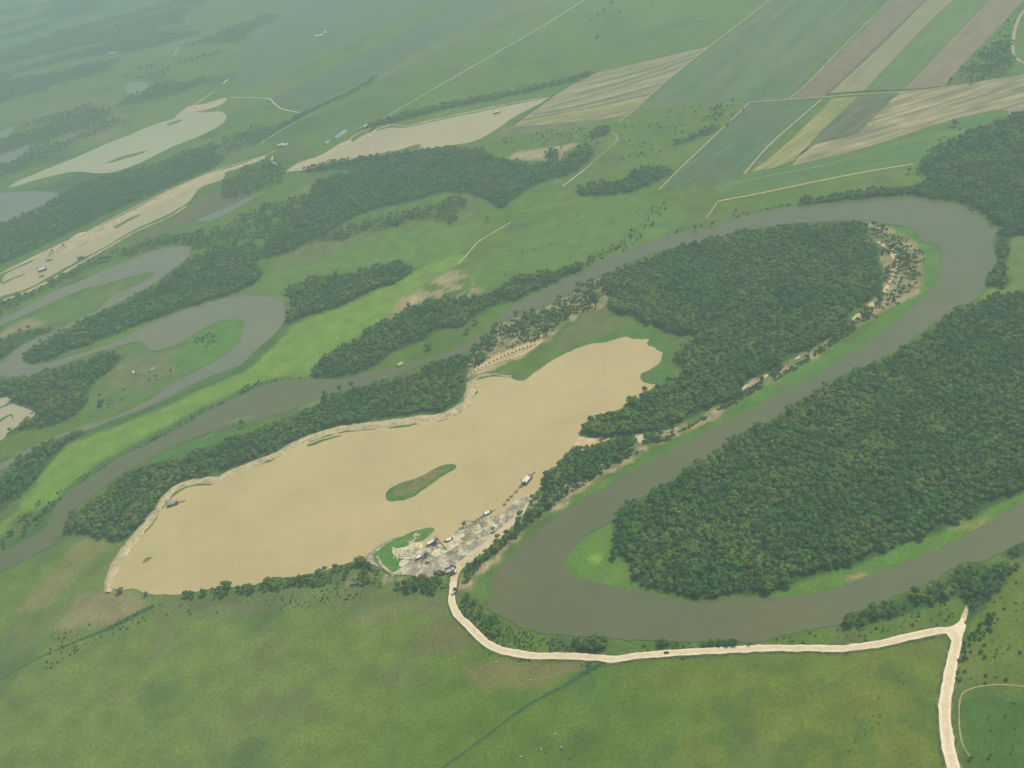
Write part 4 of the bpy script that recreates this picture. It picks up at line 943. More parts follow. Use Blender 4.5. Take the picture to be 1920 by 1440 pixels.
for i in sorted(single):
    x, y, s, rot, v, z = trees[i]
    wide = 1.0
    if isinstance(z, tuple):
        lab, grp = z[1], 'trees standing alone'
        if z[2] > 2:
            wide = 1.15 + .1 * (z[2] - 2)
    else:
        lab, grp = WOODS[z][4], 'trees of the wood: ' + z.replace('_', ' ')
        grp = {'bend': 'trees of the wood inside the near bend', 'mid_south': 'trees of the belt by the river',
               'lakeside': 'trees of the lake hedge', 'south_bank': 'trees on the near bank', 'road_bank': 'trees by the road bend',
               'grove_a': 'trees of the round grove', 'grove_b': 'trees of the small clump', 'grove_c': 'trees of the long grove',
               'corner': 'trees at the right edge'}.get(z, 'trees of the woods')
    palm = v >= 6
    if palm:
        lab = lab.replace('broadleaf tree', 'palm').replace('tree', 'palm', 1) if 'broadleaf' not in lab else lab.replace('broadleaf tree', 'palm')
    root = empty('palm_tree' if palm else 'broadleaf_tree', x, y, 0, rot, lab, 'palm' if palm else 'tree', grp)
    root.scale = (s * wide, s * wide, s)
    new_obj('crown', CROWNS[v], root)
    new_obj('trunk', TRUNKS[v], root)

SHRUB_ZONES = [   # outline, spacing, density, size, label
 (P("1800,1190 1830,1160 1880,1100 1925,1060 1925,1280 1810,1280 1798,1240"), 9, .45, .95, 'shrub in the rough pasture right of the road'),
 (P("1796,1212 1812,1205 1815,1260 1808,1300 1795,1305 1792,1260"), 3.2, .7, 1.05, 'shrub crowding the right verge of the white road'),
 (P("1810,1205 1850,1150 1880,1160 1850,1200 1820,1215"), 4.5, .7, 1.3, 'shrub thicket by the road junction'),
 (P("1805,1300 1925,1290 1925,1450 1815,1450"), 13, .35, .7, 'small shrub in the lower right pasture'),
 (P("1640,1290 1725,1250 1735,1262 1650,1360 1580,1440 1560,1440"), 6, .35, .4, 'low bush in the green pasture enclosed by the road'),
 (P("1440,1195 1575,1180 1700,1130 1800,1125 1790,1170 1700,1185 1600,1207 1440,1210"), 6.5, .55, .75, 'shrub on the slope between the near river bank and the road'),
 (P("945,1170 1030,1195 1080,1200 1230,1206 1310,1208 1400,1207 1430,1210 1300,1215 1150,1228 1070,1224 1000,1222 950,1214 910,1195"), 3.8, .6, .8, 'shrub on the strip between the river and the white road'),
 (P("1440,1222 1560,1223 1620,1219 1620,1221 1560,1226 1440,1224"), 4, .5, .5, 'low bush on the lower verge of the white road'),
 (P("900,1212 935,1230 1000,1238 1150,1246 1300,1231 1440,1223 1440,1225 1300,1234 1150,1249 1000,1241 930,1233"), 2.0, .7, .55, 'low bush on the lower verge of the curving road'),
 (P("1135,1238 1150,1246 1110,1262 1095,1262"), 3.5, .6, .7, 'bush at the top of the diagonal ditch'),
 (P("470,1110 560,1100 650,1105 700,1118 600,1135 480,1140"), 6, .45, .75, 'shrub in the rough strip below the lake hedge'),
 (P("300,1128 460,1122 560,1135 520,1165 400,1170 280,1160"), 11, .3, .7, 'small shrub in the pasture below the lake'),
 (P("100,1190 220,1150 300,1140 280,1165 150,1230 60,1260"), 7, .35, .8, 'shrub along the old ditch at the lower left'),
 (P("855,1125 870,1125 900,1170 945,1212 930,1210 895,1185 865,1150"), 3.2, .65, .9, 'shrub on the inner verge of the road bend'),
 (P("865,1100 885,1062 920,1030 950,1008 985,965 1010,930 1040,905 1090,885 1170,850 1190,850 1060,935 1000,985 935,1040 880,1085 872,1110"), 3.4, .6, 1.05, 'shrub in the sandy belt beside the river'),
 (P("1190,850 1300,792 1400,730 1480,690 1590,615 1600,622 1500,690 1400,745 1300,800 1200,850"), 2.9, .66, 1.1, 'shrub on the sandy edge of the belt upriver'),
 (P("1600,600 1640,562 1655,500 1635,440 1665,428 1700,447 1728,465 1732,500 1722,545 1700,562 1640,592"), 4.5, .38, 1.0, 'shrub on the sandy point in the river loop'),
 (P("890,650 930,612 1050,562 1150,520 1140,560 1055,612 1015,635 920,672 885,695"), 4.5, .45, 1.0, 'shrub on the sandy scrub ground at the lake head'),
 (P("1000,560 1100,500 1160,475 1240,445 1300,432 1430,397 1500,384 1500,380 1430,390 1300,425 1200,452 1090,492"), 6, .45, 1.2, 'shrub along the far bank of the upper river'),
 (P("1150,470 1200,420 1230,380 1260,370 1230,420 1180,470"), 9, .5, 1.3, 'shrub line crossing the meadow to the river'),
 (P("900,500 1000,420 1140,375 1300,400 1250,430 1100,470 950,520"), 30, .4, .9, 'small shrub out on the wide meadow'),
 (P("1230,210 1380,195 1400,200 1340,240 1240,300 1180,320 1150,260"), 16, .35, 1.4, 'shrub scattered over the far meadow'),
 (P("1080,300 1140,250 1060,240 940,262 900,280 1000,270"), 12, .45, 1.4, 'shrub around the tan clearing'),
 (P("1330,205 1370,192 1380,225 1350,240 1320,225"), 9, .5, 1.5, 'shrub in the thicket beside the field track'),
 (P("440,752 380,778 320,815 240,860 165,905 125,930 95,965 60,1000 50,990 90,940 150,890 250,840 330,795 400,755"), 6, .5, 1.1, 'reddish shrub along the edge of the bright meadow'),
 (P("590,712 640,712 640,706 500,712 440,735 450,742 520,722"), 5, .6, 1.1, 'shrub on the bank below the middle wood'),
 (P("180,745 230,700 300,680 330,690 260,740 200,770"), 14, .4, 1.2, 'shrub in the meadow inside the oxbow'),
 (P("360,640 400,625 412,640 380,655"), 7, .6, 1.3, 'shrub in the dark patch of the oxbow meadow'),
 (P("690,1046 706,1056 722,1074 742,1083 730,1090 700,1078 672,1062"), 4, .6, 1.2, 'shrub beside the foot of the grassy spit'),
 (P("750,1086 790,1082 840,1086 845,1100 800,1104 750,1100"), 3.5, .7, 1.2, 'shrub behind the quarry yard'),
 (P("1745,262 1860,225 1880,245 1800,270 1735,300"), 14, .4, 1.2, 'shrub by the upper right wood'),
 (P("1810,140 1840,120 1870,60 1900,40 1895,120 1850,140"), 9, .6, 1.6, 'shrub in the scrub at the top right'),
]
sh = []
for zi, (px, sp, den, s0, lab) in enumerate(SHRUB_ZONES):
    pts = scatter(px, sp, den, .5, 200 + zi)
    sh += [(p[0], p[1], s0 * rng.uniform(.55, 1.5), rng.uniform(0, 6.28), rng.integers(0, 4), zi) for p in pts]
sh = [a for a in sh if off_road(a)]
S = np.array([(a[0], a[1], a[2]) for a in sh])
sp_, sd = project(S[:, :2])
ssz = S[:, 2] / sd * ((sp_[:, 0] > 0) & (sp_[:, 0] < W) & (sp_[:, 1] > 2) & (sp_[:, 1] < H))
so = list(np.argsort(-ssz))
for i in sorted(so[:300]):
    x, y, s, rot, v, zi = sh[i]
    o = new_obj('shrub', SHRUBS[v], label=SHRUB_ZONES[zi][4], category='shrub', group='shrubs: ' + SHRUB_ZONES[zi][4][6:60])
    o.location = (x, y, Z_F)
    o.rotation_euler = (0, 0, rot)
    o.scale = (s, s, s * rng.uniform(.8, 1.25))

# ------------------------------------------------------------------ the uncountable rest: one object each, instanced on points
def stuff(name, rows_, protos, label, category, z=0.0):
    A = np.array([(r_[0], r_[1], z, r_[2], r_[3], r_[4]) for r_ in rows_], float)
    me = bpy.data.meshes.new(name)
    me.vertices.add(len(A))
    me.vertices.foreach_set('co', A[:, :3].astype(np.float32).ravel())
    for nm, c_ in (('size', 3), ('turn', 4)):
        at = me.attributes.new(nm, 'FLOAT', 'POINT')
        at.data.foreach_set('value', A[:, c_].astype(np.float32))
    at = me.attributes.new('pick', 'INT', 'POINT')
    at.data.foreach_set('value', A[:, 5].astype(np.int32))
    me.update()
    o = new_obj(name, me, kind='stuff', label=label, category=category)
    cc = bpy.data.collections.new(name + '_kinds')
    for k, p in enumerate(protos):
        po = bpy.data.objects.new('%s_kind' % name, p)
        cc.objects.link(po)
    ng = bpy.data.node_groups.new(name, 'GeometryNodeTree')
    ng.interface.new_socket('Geometry', in_out='INPUT', socket_type='NodeSocketGeometry')
    ng.interface.new_socket('Geometry', in_out='OUTPUT', socket_type='NodeSocketGeometry')
    N, Lk = ng.nodes, ng.links
    gi, go = N.new('NodeGroupInput'), N.new('NodeGroupOutput')
    iop = N.new('GeometryNodeInstanceOnPoints')
    ci = N.new('GeometryNodeCollectionInfo')
    ci.inputs['Collection'].default_value = cc
    ci.inputs['Separate Children'].default_value = True
    ci.inputs['Reset Children'].default_value = True
    def attr(nm, dt):
        a = N.new('GeometryNodeInputNamedAttribute')
        a.data_type = dt
        a.inputs['Name'].default_value = nm
        return a.outputs['Attribute']
    Lk.new(gi.outputs[0], iop.inputs['Points'])
    Lk.new(ci.outputs[0], iop.inputs['Instance'])
    iop.inputs['Pick Instance'].default_value = True
    Lk.new(attr('pick', 'INT'), iop.inputs['Instance Index'])
    Lk.new(attr('size', 'FLOAT'), iop.inputs['Scale'])
    cx = N.new('ShaderNodeCombineXYZ')
    Lk.new(attr('turn', 'FLOAT'), cx.inputs['Z'])
    er = N.new('FunctionNodeEulerToRotation')
    Lk.new(cx.outputs[0], er.inputs[0])
    Lk.new(er.outputs[0], iop.inputs['Rotation'])
    Lk.new(iop.outputs[0], go.inputs[0])
    md = o.modifiers.new('plants', 'NODES')
    md.node_group = ng
    return o
def joined(a, b, name):
    va = [v.co[:] for v in a.vertices] + [v.co[:] for v in b.vertices]
    n = len(a.vertices)
    fa = [tuple(p.vertices) for p in a.polygons] + [tuple(n + i for i in p.vertices) for p in b.polygons]
    me = mesh_from(name, va, fa, M_leaf)
    me.materials.append(M_bark)
    me.polygons.foreach_set('material_index', [0] * len(a.polygons) + [1] * len(b.polygons))
    return me
TREES_JOINED = [joined(c, t, 'tree') for c, t in zip(CROWNS, TRUNKS)]
stuff('woodland', [t for i, t in enumerate(trees) if i not in single], TREES_JOINED,
      'the mass of dark green woodland spread over the flood plain', 'woodland')
stuff('scrub', [sh[i] for i in so[300:]], SHRUBS, 'the mass of low scrub dotted over banks and meadows', 'scrub', Z_F)
print('TREES', len(trees), 'SHRUBS', len(sh))


# ------------------------------------------------------------------ paints
Mw = plain('white_paint', (0.78, 0.76, 0.70), .5)
Mroof = plain('white_roof_sheet', (0.74, 0.74, 0.72), .45)
Mrust = plain('rusty_steel', (0.20, 0.12, 0.08), .8, .2)
Mdark = plain('dark_steel', (0.07, 0.07, 0.07), .6, .3)
Mgrey = plain('grey_steel', (0.33, 0.34, 0.34), .5, .2)
Mpipe = plain('pipe_steel', (0.16, 0.13, 0.10), .7, .2)
Mblue = plain('blue_roof_sheet', (0.25, 0.42, 0.58), .45)
Mred = plain('red_paint', (0.42, 0.09, 0.06), .6)
Morange = plain('orange_paint', (0.72, 0.25, 0.05), .5)
Mgreen = plain('green_paint', (0.10, 0.22, 0.10), .6)
Mglass = plain('window_glass', (0.03, 0.04, 0.05), .12)
Mtyre = plain('tyre_rubber', (0.03, 0.03, 0.03), .9)
Mwood = plain('weathered_wood', (0.30, 0.23, 0.15), .9)
Mcar = plain('dark_car_paint', (0.035, 0.04, 0.045), .3, .3)
Mconc = plain('pale_concrete', (0.60, 0.57, 0.50), .9)
Mcowd = plain('dark_hide', (0.05, 0.04, 0.035), .9)
Mcoww = plain('white_hide', (0.72, 0.68, 0.60), .9)
Mcowb = plain('brown_hide', (0.22, 0.12, 0.07), .9)

# ------------------------------------------------------------------ dredges and their floating pipelines
def dredge(px, rz, k, label, roof, boom=True, z=Z_W):
    """cutter dredge: hull, deckhouse under a roof, ladder boom in front, gantry and two spuds"""
    x, y = G(*px)
    t = empty('dredge', x, y, z - .3, rz, label, 'dredge')
    MB().hull(15 * k, 7 * k, 1.5 * k).build('hull', Mdark, t)
    house = MB().box(-1 * k, 0, 2.9 * k, 8.5 * k, 4.8 * k, 2.8 * k).build('deckhouse', Mgrey, t)
    MB().box(-1 * k, 0, 4.42 * k, 10.5 * k, 6.4 * k, .22 * k, ry=.02).build('roof', roof, house)
    g = MB()
    for sx in (-3.6, -1.2, 1.2):
        for sy in (-1, 1):
            g.box(sx * k, sy * 2.42 * k, 3.2 * k, 1.4 * k, .06, .9 * k)
    g.build('window', Mglass, house)
    a = MB()
    for sy in (-1.6, 1.6):
        a.bar((5.5 * k, sy * k, 1.5 * k), (7.2 * k, sy * .4 * k, 6.5 * k), .22 * k)
        a.bar((3.4 * k, sy * k, 1.5 * k), (7.2 * k, sy * .4 * k, 6.5 * k), .16 * k)
    a.bar((7.2 * k, -.8 * k, 6.5 * k), (7.2 * k, .8 * k, 6.5 * k), .2 * k)
    a.build('gantry', Mrust, t)
    if boom:
        b = MB()
        for sy in (-.9, .9):
            b.bar((6.2 * k, sy * k, 1.6 * k), (16 * k, sy * .5 * k, .5 * k), .32 * k, .22 * k)
        for j in range(6):
            xx = (7 + j * 1.5) * k
            b.bar((xx, -.8 * k, 1.5 * k - j * .16 * k), (xx + 1.2 * k, .8 * k, 1.35 * k - j * .16 * k), .12 * k)
        b.bar((16 * k, 0, .9 * k), (17.4 * k, 0, -.2 * k), .8 * k, .35 * k, 8)
        b.build('ladder', Mrust, t)
        c = MB()
        c.bar((7.2 * k, 0, 6.5 * k), (15.5 * k, 0, 1.0 * k), .08 * k)
        c.build('hoist_cable', Mdark, t)
    for sy in (-1, 1):
        MB().bar((-7.0 * k, sy * 2.4 * k, -2 * k), (-7.0 * k, sy * 2.4 * k, 9.0 * k), .3 * k, n=8).build('spud', Mrust, t)
    return t
dredge((989, 903), heading(960, 945, 1003, 893), 1.0, 'white roofed dredge moored near the wooded shore of the sandy lake', Mroof)
dredge((915, 964), heading(905, 968, 935, 952), .62, 'small dark dredge near the heaped grey gravel of the quarry', Mw)
dredge((325, 947), heading(305, 953, 352, 938), .95, 'long low dredge at the bank of the lake, beside the sand bund', Mgrey)
dredge((843, 1014), heading(833, 1016, 858, 1008), .55, 'small pale dredge in the shallows between the two gravel heaps', Mw)
dredge((932, 213), heading(920, 217, 940, 211), 1.0, 'small grey dredge floating on the far sandy pond', Mroof, False)
dredge((81, 508), heading(70, 511, 90, 505), 1.2, 'bright white topped barge in the middle of the long sand pit', Mw, False)
dredge((93, 489), heading(85, 491, 99, 487), .8, 'dark small barge between the bright barge and the pit machinery', Mgrey, False)
dredge((79, 519), heading(70, 521, 88, 516), .7, 'little dull barge below the bright barge in the sand pit', Mgrey, False)
dredge((153, 485), heading(143, 488, 162, 482), 1.0, 'rust coloured barge against the near bank of the sand pit', Mrust, False)

def pipeline(pts, label):
    w = np.array([G(*p) for p in pts])
    o = w[0]
    t = empty('floating_pipeline', o[0], o[1], Z_W, 0, label, 'pipeline')
    m_ = MB()
    q = resample(w, 6, False)
    for a, b in zip(q[:-1], q[1:]):
        m_.bar((a[0] - o[0], a[1] - o[1], .9), (b[0] - o[0], b[1] - o[1], .9), .24, n=7)
    m_.build('pipe', Mpipe, t)
    for a, b in zip(w[:-1], w[1:]):
        d = math.atan2(b[1] - a[1], b[0] - a[0])
        c = b - (b - a) * .1
        f = MB()
        for sy in (-1, 1):
            ox, oy = -math.sin(d) * sy * 1.5, math.cos(d) * sy * 1.5
            f.bar((c[0] - o[0] + ox - math.cos(d) * 1.5, c[1] - o[1] + oy - math.sin(d) * 1.5, .25),
                  (c[0] - o[0] + ox + math.cos(d) * 1.5, c[1] - o[1] + oy + math.sin(d) * 1.5, .25), .5, n=8)
        f.box(c[0] - o[0], c[1] - o[1], .65, 0.8, 3.6, .25, d)
        f.build('float', Mrust, t)
pipeline([(984, 908), (976, 914), (967, 924), (958, 933), (952.5, 939), (945, 948)], 'line of dredge pipe on floats trailing from the white roofed dredge')
pipeline([(910, 966), (903, 971), (896, 976), (890, 980)], 'short dredge pipe running from the small dark dredge to the gravel heap')

# ------------------------------------------------------------------ quarry yard machinery
def tower(px, rz, h, label, z=Z_W + .3):
    """screening tower: lattice legs, hopper, inclined conveyor"""
    x, y = G(*px)
    t = empty('screening_tower', x, y, z, rz, label, 'screening tower')
    f = MB()
    for sx in (-1, 1):
        for sy in (-1, 1):
            f.bar((sx * 2.2, sy * 2.0, 0), (sx * 1.6, sy * 1.5, h * .68), .2)
    for zz in (.2, .45):
        for sy in (-1, 1):
            f.bar((-2.1, sy * 1.9, h * zz), (1.9, sy * 1.7, h * (zz + .2)), .12)
            f.bar((2.1, sy * 1.9, h * zz), (-1.9, sy * 1.7, h * (zz + .2)), .12)
    f.box(0, 0, h * .69, 4.4, 4.0, .25)
    f.build('frame', Mdark, t)
    hp = MB()
    hp.box(0, 0, h * .69 + 1.3, 2.0, 1.8, 2.2).box(0, 0, h * .69 + 2.7, 4.2, 3.6, .9)
    hp.build('hopper', Mgrey, t)
    c = MB()
    L = h * 1.9
    for sy in (-.55, .55):
        c.bar((-1.5, sy, h), (-1.5 - L, sy, .6), .13)
    n = 9
    for j in range(n):
        u = (j + .5) / n
        c.bar((-1.5 - L * u, -.55, h - (h - .6) * u), (-1.5 - L * (u + .05), .55, h - (h - .6) * (u + .05)), .09)
    c.box(-1.5 - L / 2, 0, h / 2 + .45, math.hypot(L, h), .9, .1, ry=-math.atan2(h - .6, L))
    c.bar((-1.5 - L * .5, -.5, 0), (-1.5 - L * .5, -.5, h * .52), .12)
    c.bar((-1.5 - L * .5, .5, 0), (-1.5 - L * .5, .5, h * .52), .12)
    c.build('conveyor', Mrust, t)
tower((872, 989), heading(888, 984, 868, 990), 8.5, 'dark screening tower at the water edge behind the big gravel heaps')
tower((821, 1019), heading(835, 1026, 821, 1015), 8.5, 'screening tower beside the white roofed shed in the yard')
tower((800, 1043), heading(794, 1050, 803, 1036), 5.0, 'low dark screening tower beside the small white cabin')
tower((122, 466), heading(110, 470, 126, 460), 12, 'tall hazy screening tower amid the sand pit heaps')
tower((101, 475), heading(95, 480, 106, 472), 9, 'lower hazy screening tower at the water of the sand pit')

def shed(px, rz, L, B, h, roofm, wallm, label, cat='shed', z=Z_F, gable=1.0, windows=True):
    x, y = G(*px)
    t = empty(cat.replace(' ', '_'), x, y, z, rz, label, cat)
    wl = MB().box(0, 0, h / 2, L, B, h).build('wall', wallm, t)
    MB().gable(L, B, gable, h + .02, .4).build('roof', roofm, t)
    nn = max(int(L / 3.2), 1)
    if windows:
        for k in range(nn):
            xx = -L / 2 + (k + .5) * L / nn
            w_ = MB().box(xx, -B / 2 - .03, h * .58, .9, .06, .8).build('window', Mglass, t)
    MB().box(L / 2 + .03, 0, h * .38, .06, 1.0, h * .72).build('door', Mwood, t)
    return t
shed((810, 1020), heading(805, 1023, 815, 1018), 8.5, 3.6, 2.8, Mroof, Mdark, 'long white roofed shed at the water edge of the quarry yard', z=Z_W + .3)
shed((786.5, 1048), heading(783, 1050, 790, 1046), 4.6, 3.2, 2.8, Mroof, Mdark, 'small white roofed cabin between the white sand and the dark tower', 'cabin', z=Z_W + .3)
shed((529, 275), heading(520, 277, 545, 270), 16, 10, 6, Mconc, Mgrey, 'pale block building at the head of the haul road by the sand pit', 'works building', gable=2)
shed((536, 274), heading(530, 276, 540, 272), 14, 6, 4, Mroof, Mconc, 'low white annex to the right of the pale works building', 'annex', gable=1)
shed((639, 254), heading(630, 260, 648, 247), 46, 9, 4, Mblue, Mconc, 'long blue roofed shed beside the far sandy pond', gable=1.6)
shed((614, 269), heading(611, 271, 618, 267), 12, 8, 4, Mblue, Mconc, 'small blue roofed hut left of the long blue shed', 'hut', gable=1.5)
shed((520, 327), heading(515, 328, 526, 325), 15, 7, 4, Mroof, Mw, 'white roofed store among dark trees below the works road', 'store', gable=1.5)
shed((674, 243), heading(670, 244, 679, 241), 16, 8, 4, Mred, Mconc, 'red roofed house at the corner of the far sandy pond', 'house', gable=2)
shed((686, 239), heading(683, 240, 689, 237), 12, 7, 4, Mroof, Mred, 'pale roofed house right of the red roofed one by the pond', 'house', gable=2)
shed((599, 69), heading(592, 70, 608, 66), 26, 9, 4, Mroof, Mred, 'long white roofed house alone in the far green plain', 'house', gable=3)
shed((609, 64), heading(606, 65, 612, 62), 12, 10, 6, Mw, Mred, 'small white house touching the right end of the long far house', 'house', gable=2)
shed((211, 101), heading(207, 101, 216, 100), 34, 10, 5, Mroof, Mw, 'pale roofed house far off in the hazy plain', 'farmhouse', gable=2)
shed((155, 81), heading(150, 80, 160, 82), 40, 12, 5, Mred, Mw, 'dull red roofed house in the haze near the upper left', 'farmhouse', gable=2)
shed((219, 61), heading(215, 61, 223, 60), 30, 10, 5, Mroof, Mw, 'faint pale house highest up in the haze', 'farmhouse', gable=2)
shed((250.5, 700), heading(248, 702, 253, 698), 3.5, 3, 3, Mroof, Mw, 'tiny white hut in the meadow inside the oxbow', 'hut', gable=.8, windows=False)
shed((287, 694), heading(283, 696, 291, 692), 6, 3, 2.4, Mblue, Mw, 'pale blue hut right of the tiny white hut in the oxbow meadow', 'hut', gable=.8)
shed((1050, 905), heading(1046, 906, 1054, 903), 4.4, 3, 2.4, Mroof, Mw, 'white hut half hidden in the bushes between lake and river', 'hut', gable=.6)
Mthatch = plain('straw_thatch', (0.55, 0.47, 0.30), .95)
shed((751, 685), heading(747, 687, 756, 683), 7.5, 5.5, 2.2, Mthatch, Mwood, 'straw thatched hut on the river bank below the middle wood', 'hut', gable=2.6)

def excavator(px, rz, label, body):
    x, y = G(*px)
    t = empty('excavator', x, y, Z_W + .35, rz, label, 'excavator')
    for sy in (-1, 1):
        MB().hull(4.4, .7, .95, 0, 0, sy * 1.25, .8).build('track', Mtyre, t)
    b = MB().box(-.5, 0, 1.9, 3.6, 2.8, 1.3, taper=.92).build('body', body, t)
    cb = MB().box(.9, .8, 2.6, 1.5, 1.1, 1.7, taper=.85).build('cab', Mw, t)
    MB().box(1.62, .8, 2.8, .06, .8, .9).box(.9, 1.34, 2.8, .9, .06, .8).build('window', Mglass, cb)
    m_ = MB().bar((1.2, -.3, 2.2), (3.6, -.3, 5.0), .28, .22).bar((3.6, -.3, 5.0), (5.8, -.3, 3.0), .22, .16)
    m_.build('boom', body, t)
    MB().box(5.9, -.3, 2.4, .9, 1.1, 1.0, ry=.4, taper=1.2).build('bucket', Mdark, t)
excavator((803, 1056), heading(800, 1052, 808, 1058), 'orange excavator on the grey yard below the white cabin', Morange)

def truck(px, rz, label, cabm, bodym, load=True):
    x, y = G(*px)
    t = empty('dump_truck', x, y, Z_R + .1, rz, label, 'truck')
    MB().box(0, 0, .95, 8.2, 1.1, .35).build('chassis', Mdark, t)
    c = MB().box(3.2, 0, 2.0, 1.9, 2.4, 2.1, taper=.93).build('cab', cabm, t)
    MB().box(4.17, 0, 2.4, .06, 2.0, .8).box(3.3, 1.18, 2.4, 1.0, .06, .7).box(3.3, -1.18, 2.4, 1.0, .06, .7).build('window', Mglass, c)
    b = MB()
    b.box(-1.1, 0, 1.4, 6.0, 2.5, .16)
    for sy in (-1, 1):
        b.box(-1.1, sy * 1.2, 2.05, 6.0, .12, 1.3)
    b.box(1.95, 0, 2.2, .14, 2.5, 1.7).box(-4.05, 0, 2.0, .12, 2.5, 1.2)
    b.build('dump_body', bodym, t)
    for sx in (3.1, -1.7, -3.1):
        for sy in (-1, 1):
            wv = MB().bar((sx, sy * .85, .5), (sx, sy * 1.25, .5), .52, n=14).build('wheel', Mtyre, t)
hd = heading(838, 1068, 856, 1060)
truck((843, 1064.5), hd, 'grey dump truck, the uppermost of those parked beside the haul road', Mgrey, Mroof)
truck((849, 1067.5), hd + .1, 'white bodied dump truck in the middle of the parked trucks', Mgrey, Mgrey)
truck((846, 1073), hd + .05, 'pale grey dump truck parked below the others', Mw, Mroof)
truck((850, 1078), hd - .1, 'dull rust bodied dump truck closest to the road bend', Mw, Mrust)
truck((821, 1077.5), heading(816, 1076, 828, 1078), 'red and green dump truck on the sand left of the parked row', Mred, Mgreen)
truck((829, 1076), heading(824, 1075, 834, 1077), 'dark brown dump truck just right of the red and green one', Mrust, Mdark)
def wreck(px, rz, L, label, m1, m2):
    x, y = G(*px)
    t = empty('scrap_trailer', x, y, Z_W + .3, rz, label, 'trailer')
    MB().box(0, 0, .9, L, 2.3, .35).build('bed', m1, t)
    s_ = MB()
    for k in range(5):
        s_.box(-L / 2 + (k + .6) * L / 5.3, .2 * (k % 2), 1.35 + .15 * (k % 3), L / 7, 1.6 - .2 * (k % 2), .6 + .3 * (k % 2), .3 * k)
    s_.build('scrap_load', m2, t)
    for sx in (-L * .3, L * .3):
        MB().bar((sx, -1.2, .5), (sx, 1.2, .5), .5, n=12).build('wheel', Mtyre, t)
wreck((793, 1081), heading(785, 1080, 802, 1082), 9, 'long red flatbed trailer with scrap at the tree line of the yard', Mred, Mrust)
wreck((804, 1085.5), heading(800, 1084, 810, 1087), 7, 'short red and white trailer right of the long red one', Mw, Mred)

# car on the white road, with cabin, windows and wheels
def car(px, rz, label):
    x, y = G(*px)
    t = empty('car', x, y, Z_R + .02, rz, label, 'car')
    prof = [(-2.2, .35), (2.2, .35), (2.25, .75), (1.2, .92), (.55, 1.42), (-1.2, 1.48), (-2.1, .98), (-2.25, .7)]
    V = [(px_, s_ * (.86 if pz < 1.2 else .72), pz) for s_ in (-1, 1) for px_, pz in prof]
    n = len(prof)
    F = [tuple(range(n)), tuple(range(n, 2 * n))[::-1]] + [(k, (k + 1) % n, n + (k + 1) % n, n + k)[::-1] for k in range(n)]
    me = mesh_from('body', V, F, Mcar)
    new_obj('body', me, t)
    MB().box(.9, 0, 1.2, .1, 1.2, .5, ry=.9).build('windscreen', Mglass, t)
    for s_ in (-1, 1):
        MB().box(-.3, s_ * .81, 1.18, 1.7, .05, .34).build('window', Mglass, t)
        MB().box(2.24, s_ * .6, .68, .06, .3, .16).build('headlight', Mw, t)
        for sx in (-1.35, 1.35):
            MB().bar((sx, s_ * .68, .33), (sx, s_ * .9, .33), .33, n=14).build('wheel', Mtyre, t)
car((1250, 1225.5), heading(1240, 1226.5, 1260, 1224.5), 'dark car driving alone along the white road')

# ------------------------------------------------------------------ gravel and sand heaps
def heap(px, L, B, h, rz, material, label, z=Z_W + .25, seed=1):
    x, y = G(*px)
    n, k = 26, 9
    V, F = [(0, 0, h)], []
    for i in range(1, k + 1):
        for j in range(n):
            a = 2 * math.pi * j / n
            u = i / k
            rr = u * (1 + .35 * (float(vnoise(np.array([j * .45 + seed]), np.array([u * 2.0]), seed)[0]) - .5))
            zz = h * (1 - u) ** .85 * (1 + .5 * (float(vnoise(np.array([j * .9]), np.array([i * .8 + seed]), seed + 3)[0]) - .5)) - (.3 if i == k else 0)
            V.append((rr * L / 2 * math.cos(a), rr * B / 2 * math.sin(a), zz))
    for j in range(n):
        F.append((0, 1 + j, 1 + (j + 1) % n))
    for i in range(k - 1):
        for j in range(n):
            a, b = 1 + i * n + j, 1 + i * n + (j + 1) % n
            F.append((a, a + n, b + n, b))
    o = new_obj('gravel_heap', mesh_from('gravel_heap', V, F, material), label=label, category='heap', group='heaps of quarried sand and gravel')
    o.location = (x, y, z)
    o.rotation_euler = (0, 0, rz)
hA = heading(860, 1000, 920, 975)
heap((893, 992), 15, 8, 3.5, hA, M_white, 'bright white sand heap right of the screening tower at the water')
heap((905, 984), 22, 11, 3.2, hA, M_grey, 'grey gravel heap above the bright white heap', seed=4)
heap((884, 1006), 26, 12, 4.0, hA, M_sand, 'broad brown gravel heap below the bright white heap', seed=7)
heap((905, 1004), 22, 10, 3.0, hA, M_grey, 'low grey heap right of the broad brown one', seed=9)
heap((922, 990), 16, 9, 2.6, hA, M_white, 'pale heap in the middle of the gravel ground', seed=12)
heap((935, 972), 18, 9, 2.8, hA + .1, M_grey, 'dark grey heap under the small dark dredge', seed=15)
heap((967, 954), 24, 9, 2.4, hA + .2, M_grey, 'long grey heap on the narrow shore end of the quarry', seed=17)
heap((838, 1028), 14, 8, 2.4, hA, M_white, 'white heap right of the tower with the shed', seed=20)
heap((828, 1038), 13, 8, 2.0, hA, M_white, 'flat white heap in the centre of the yard', seed=22)
heap((848, 1036), 18, 9, 2.4, hA, M_grey, 'grey heap beside the haul road', seed=25)
heap((826, 1047), 20, 9, 1.8, hA, M_grey, 'low brownish heap above the parked trucks', seed=27)
heap((783, 1030), 12, 7, 2.4, hA, M_white, 'cream sand heap on the right part of the grassy spit', seed=31)
heap((768, 1033), 10, 6, 1.8, hA, M_white, 'cream sand heap left of the larger one on the spit', seed=33)
heap((146, 436+6), 34, 12, 4, heading(130, 470, 200, 438), M_white, 'hazy pale heap in the middle of the long pit shore', seed=41)
heap((193, 429), 50, 16, 5, heading(130, 470, 200, 438), M_sand, 'yellowish hazy heap at the upper end of the pit heaps', seed=43)
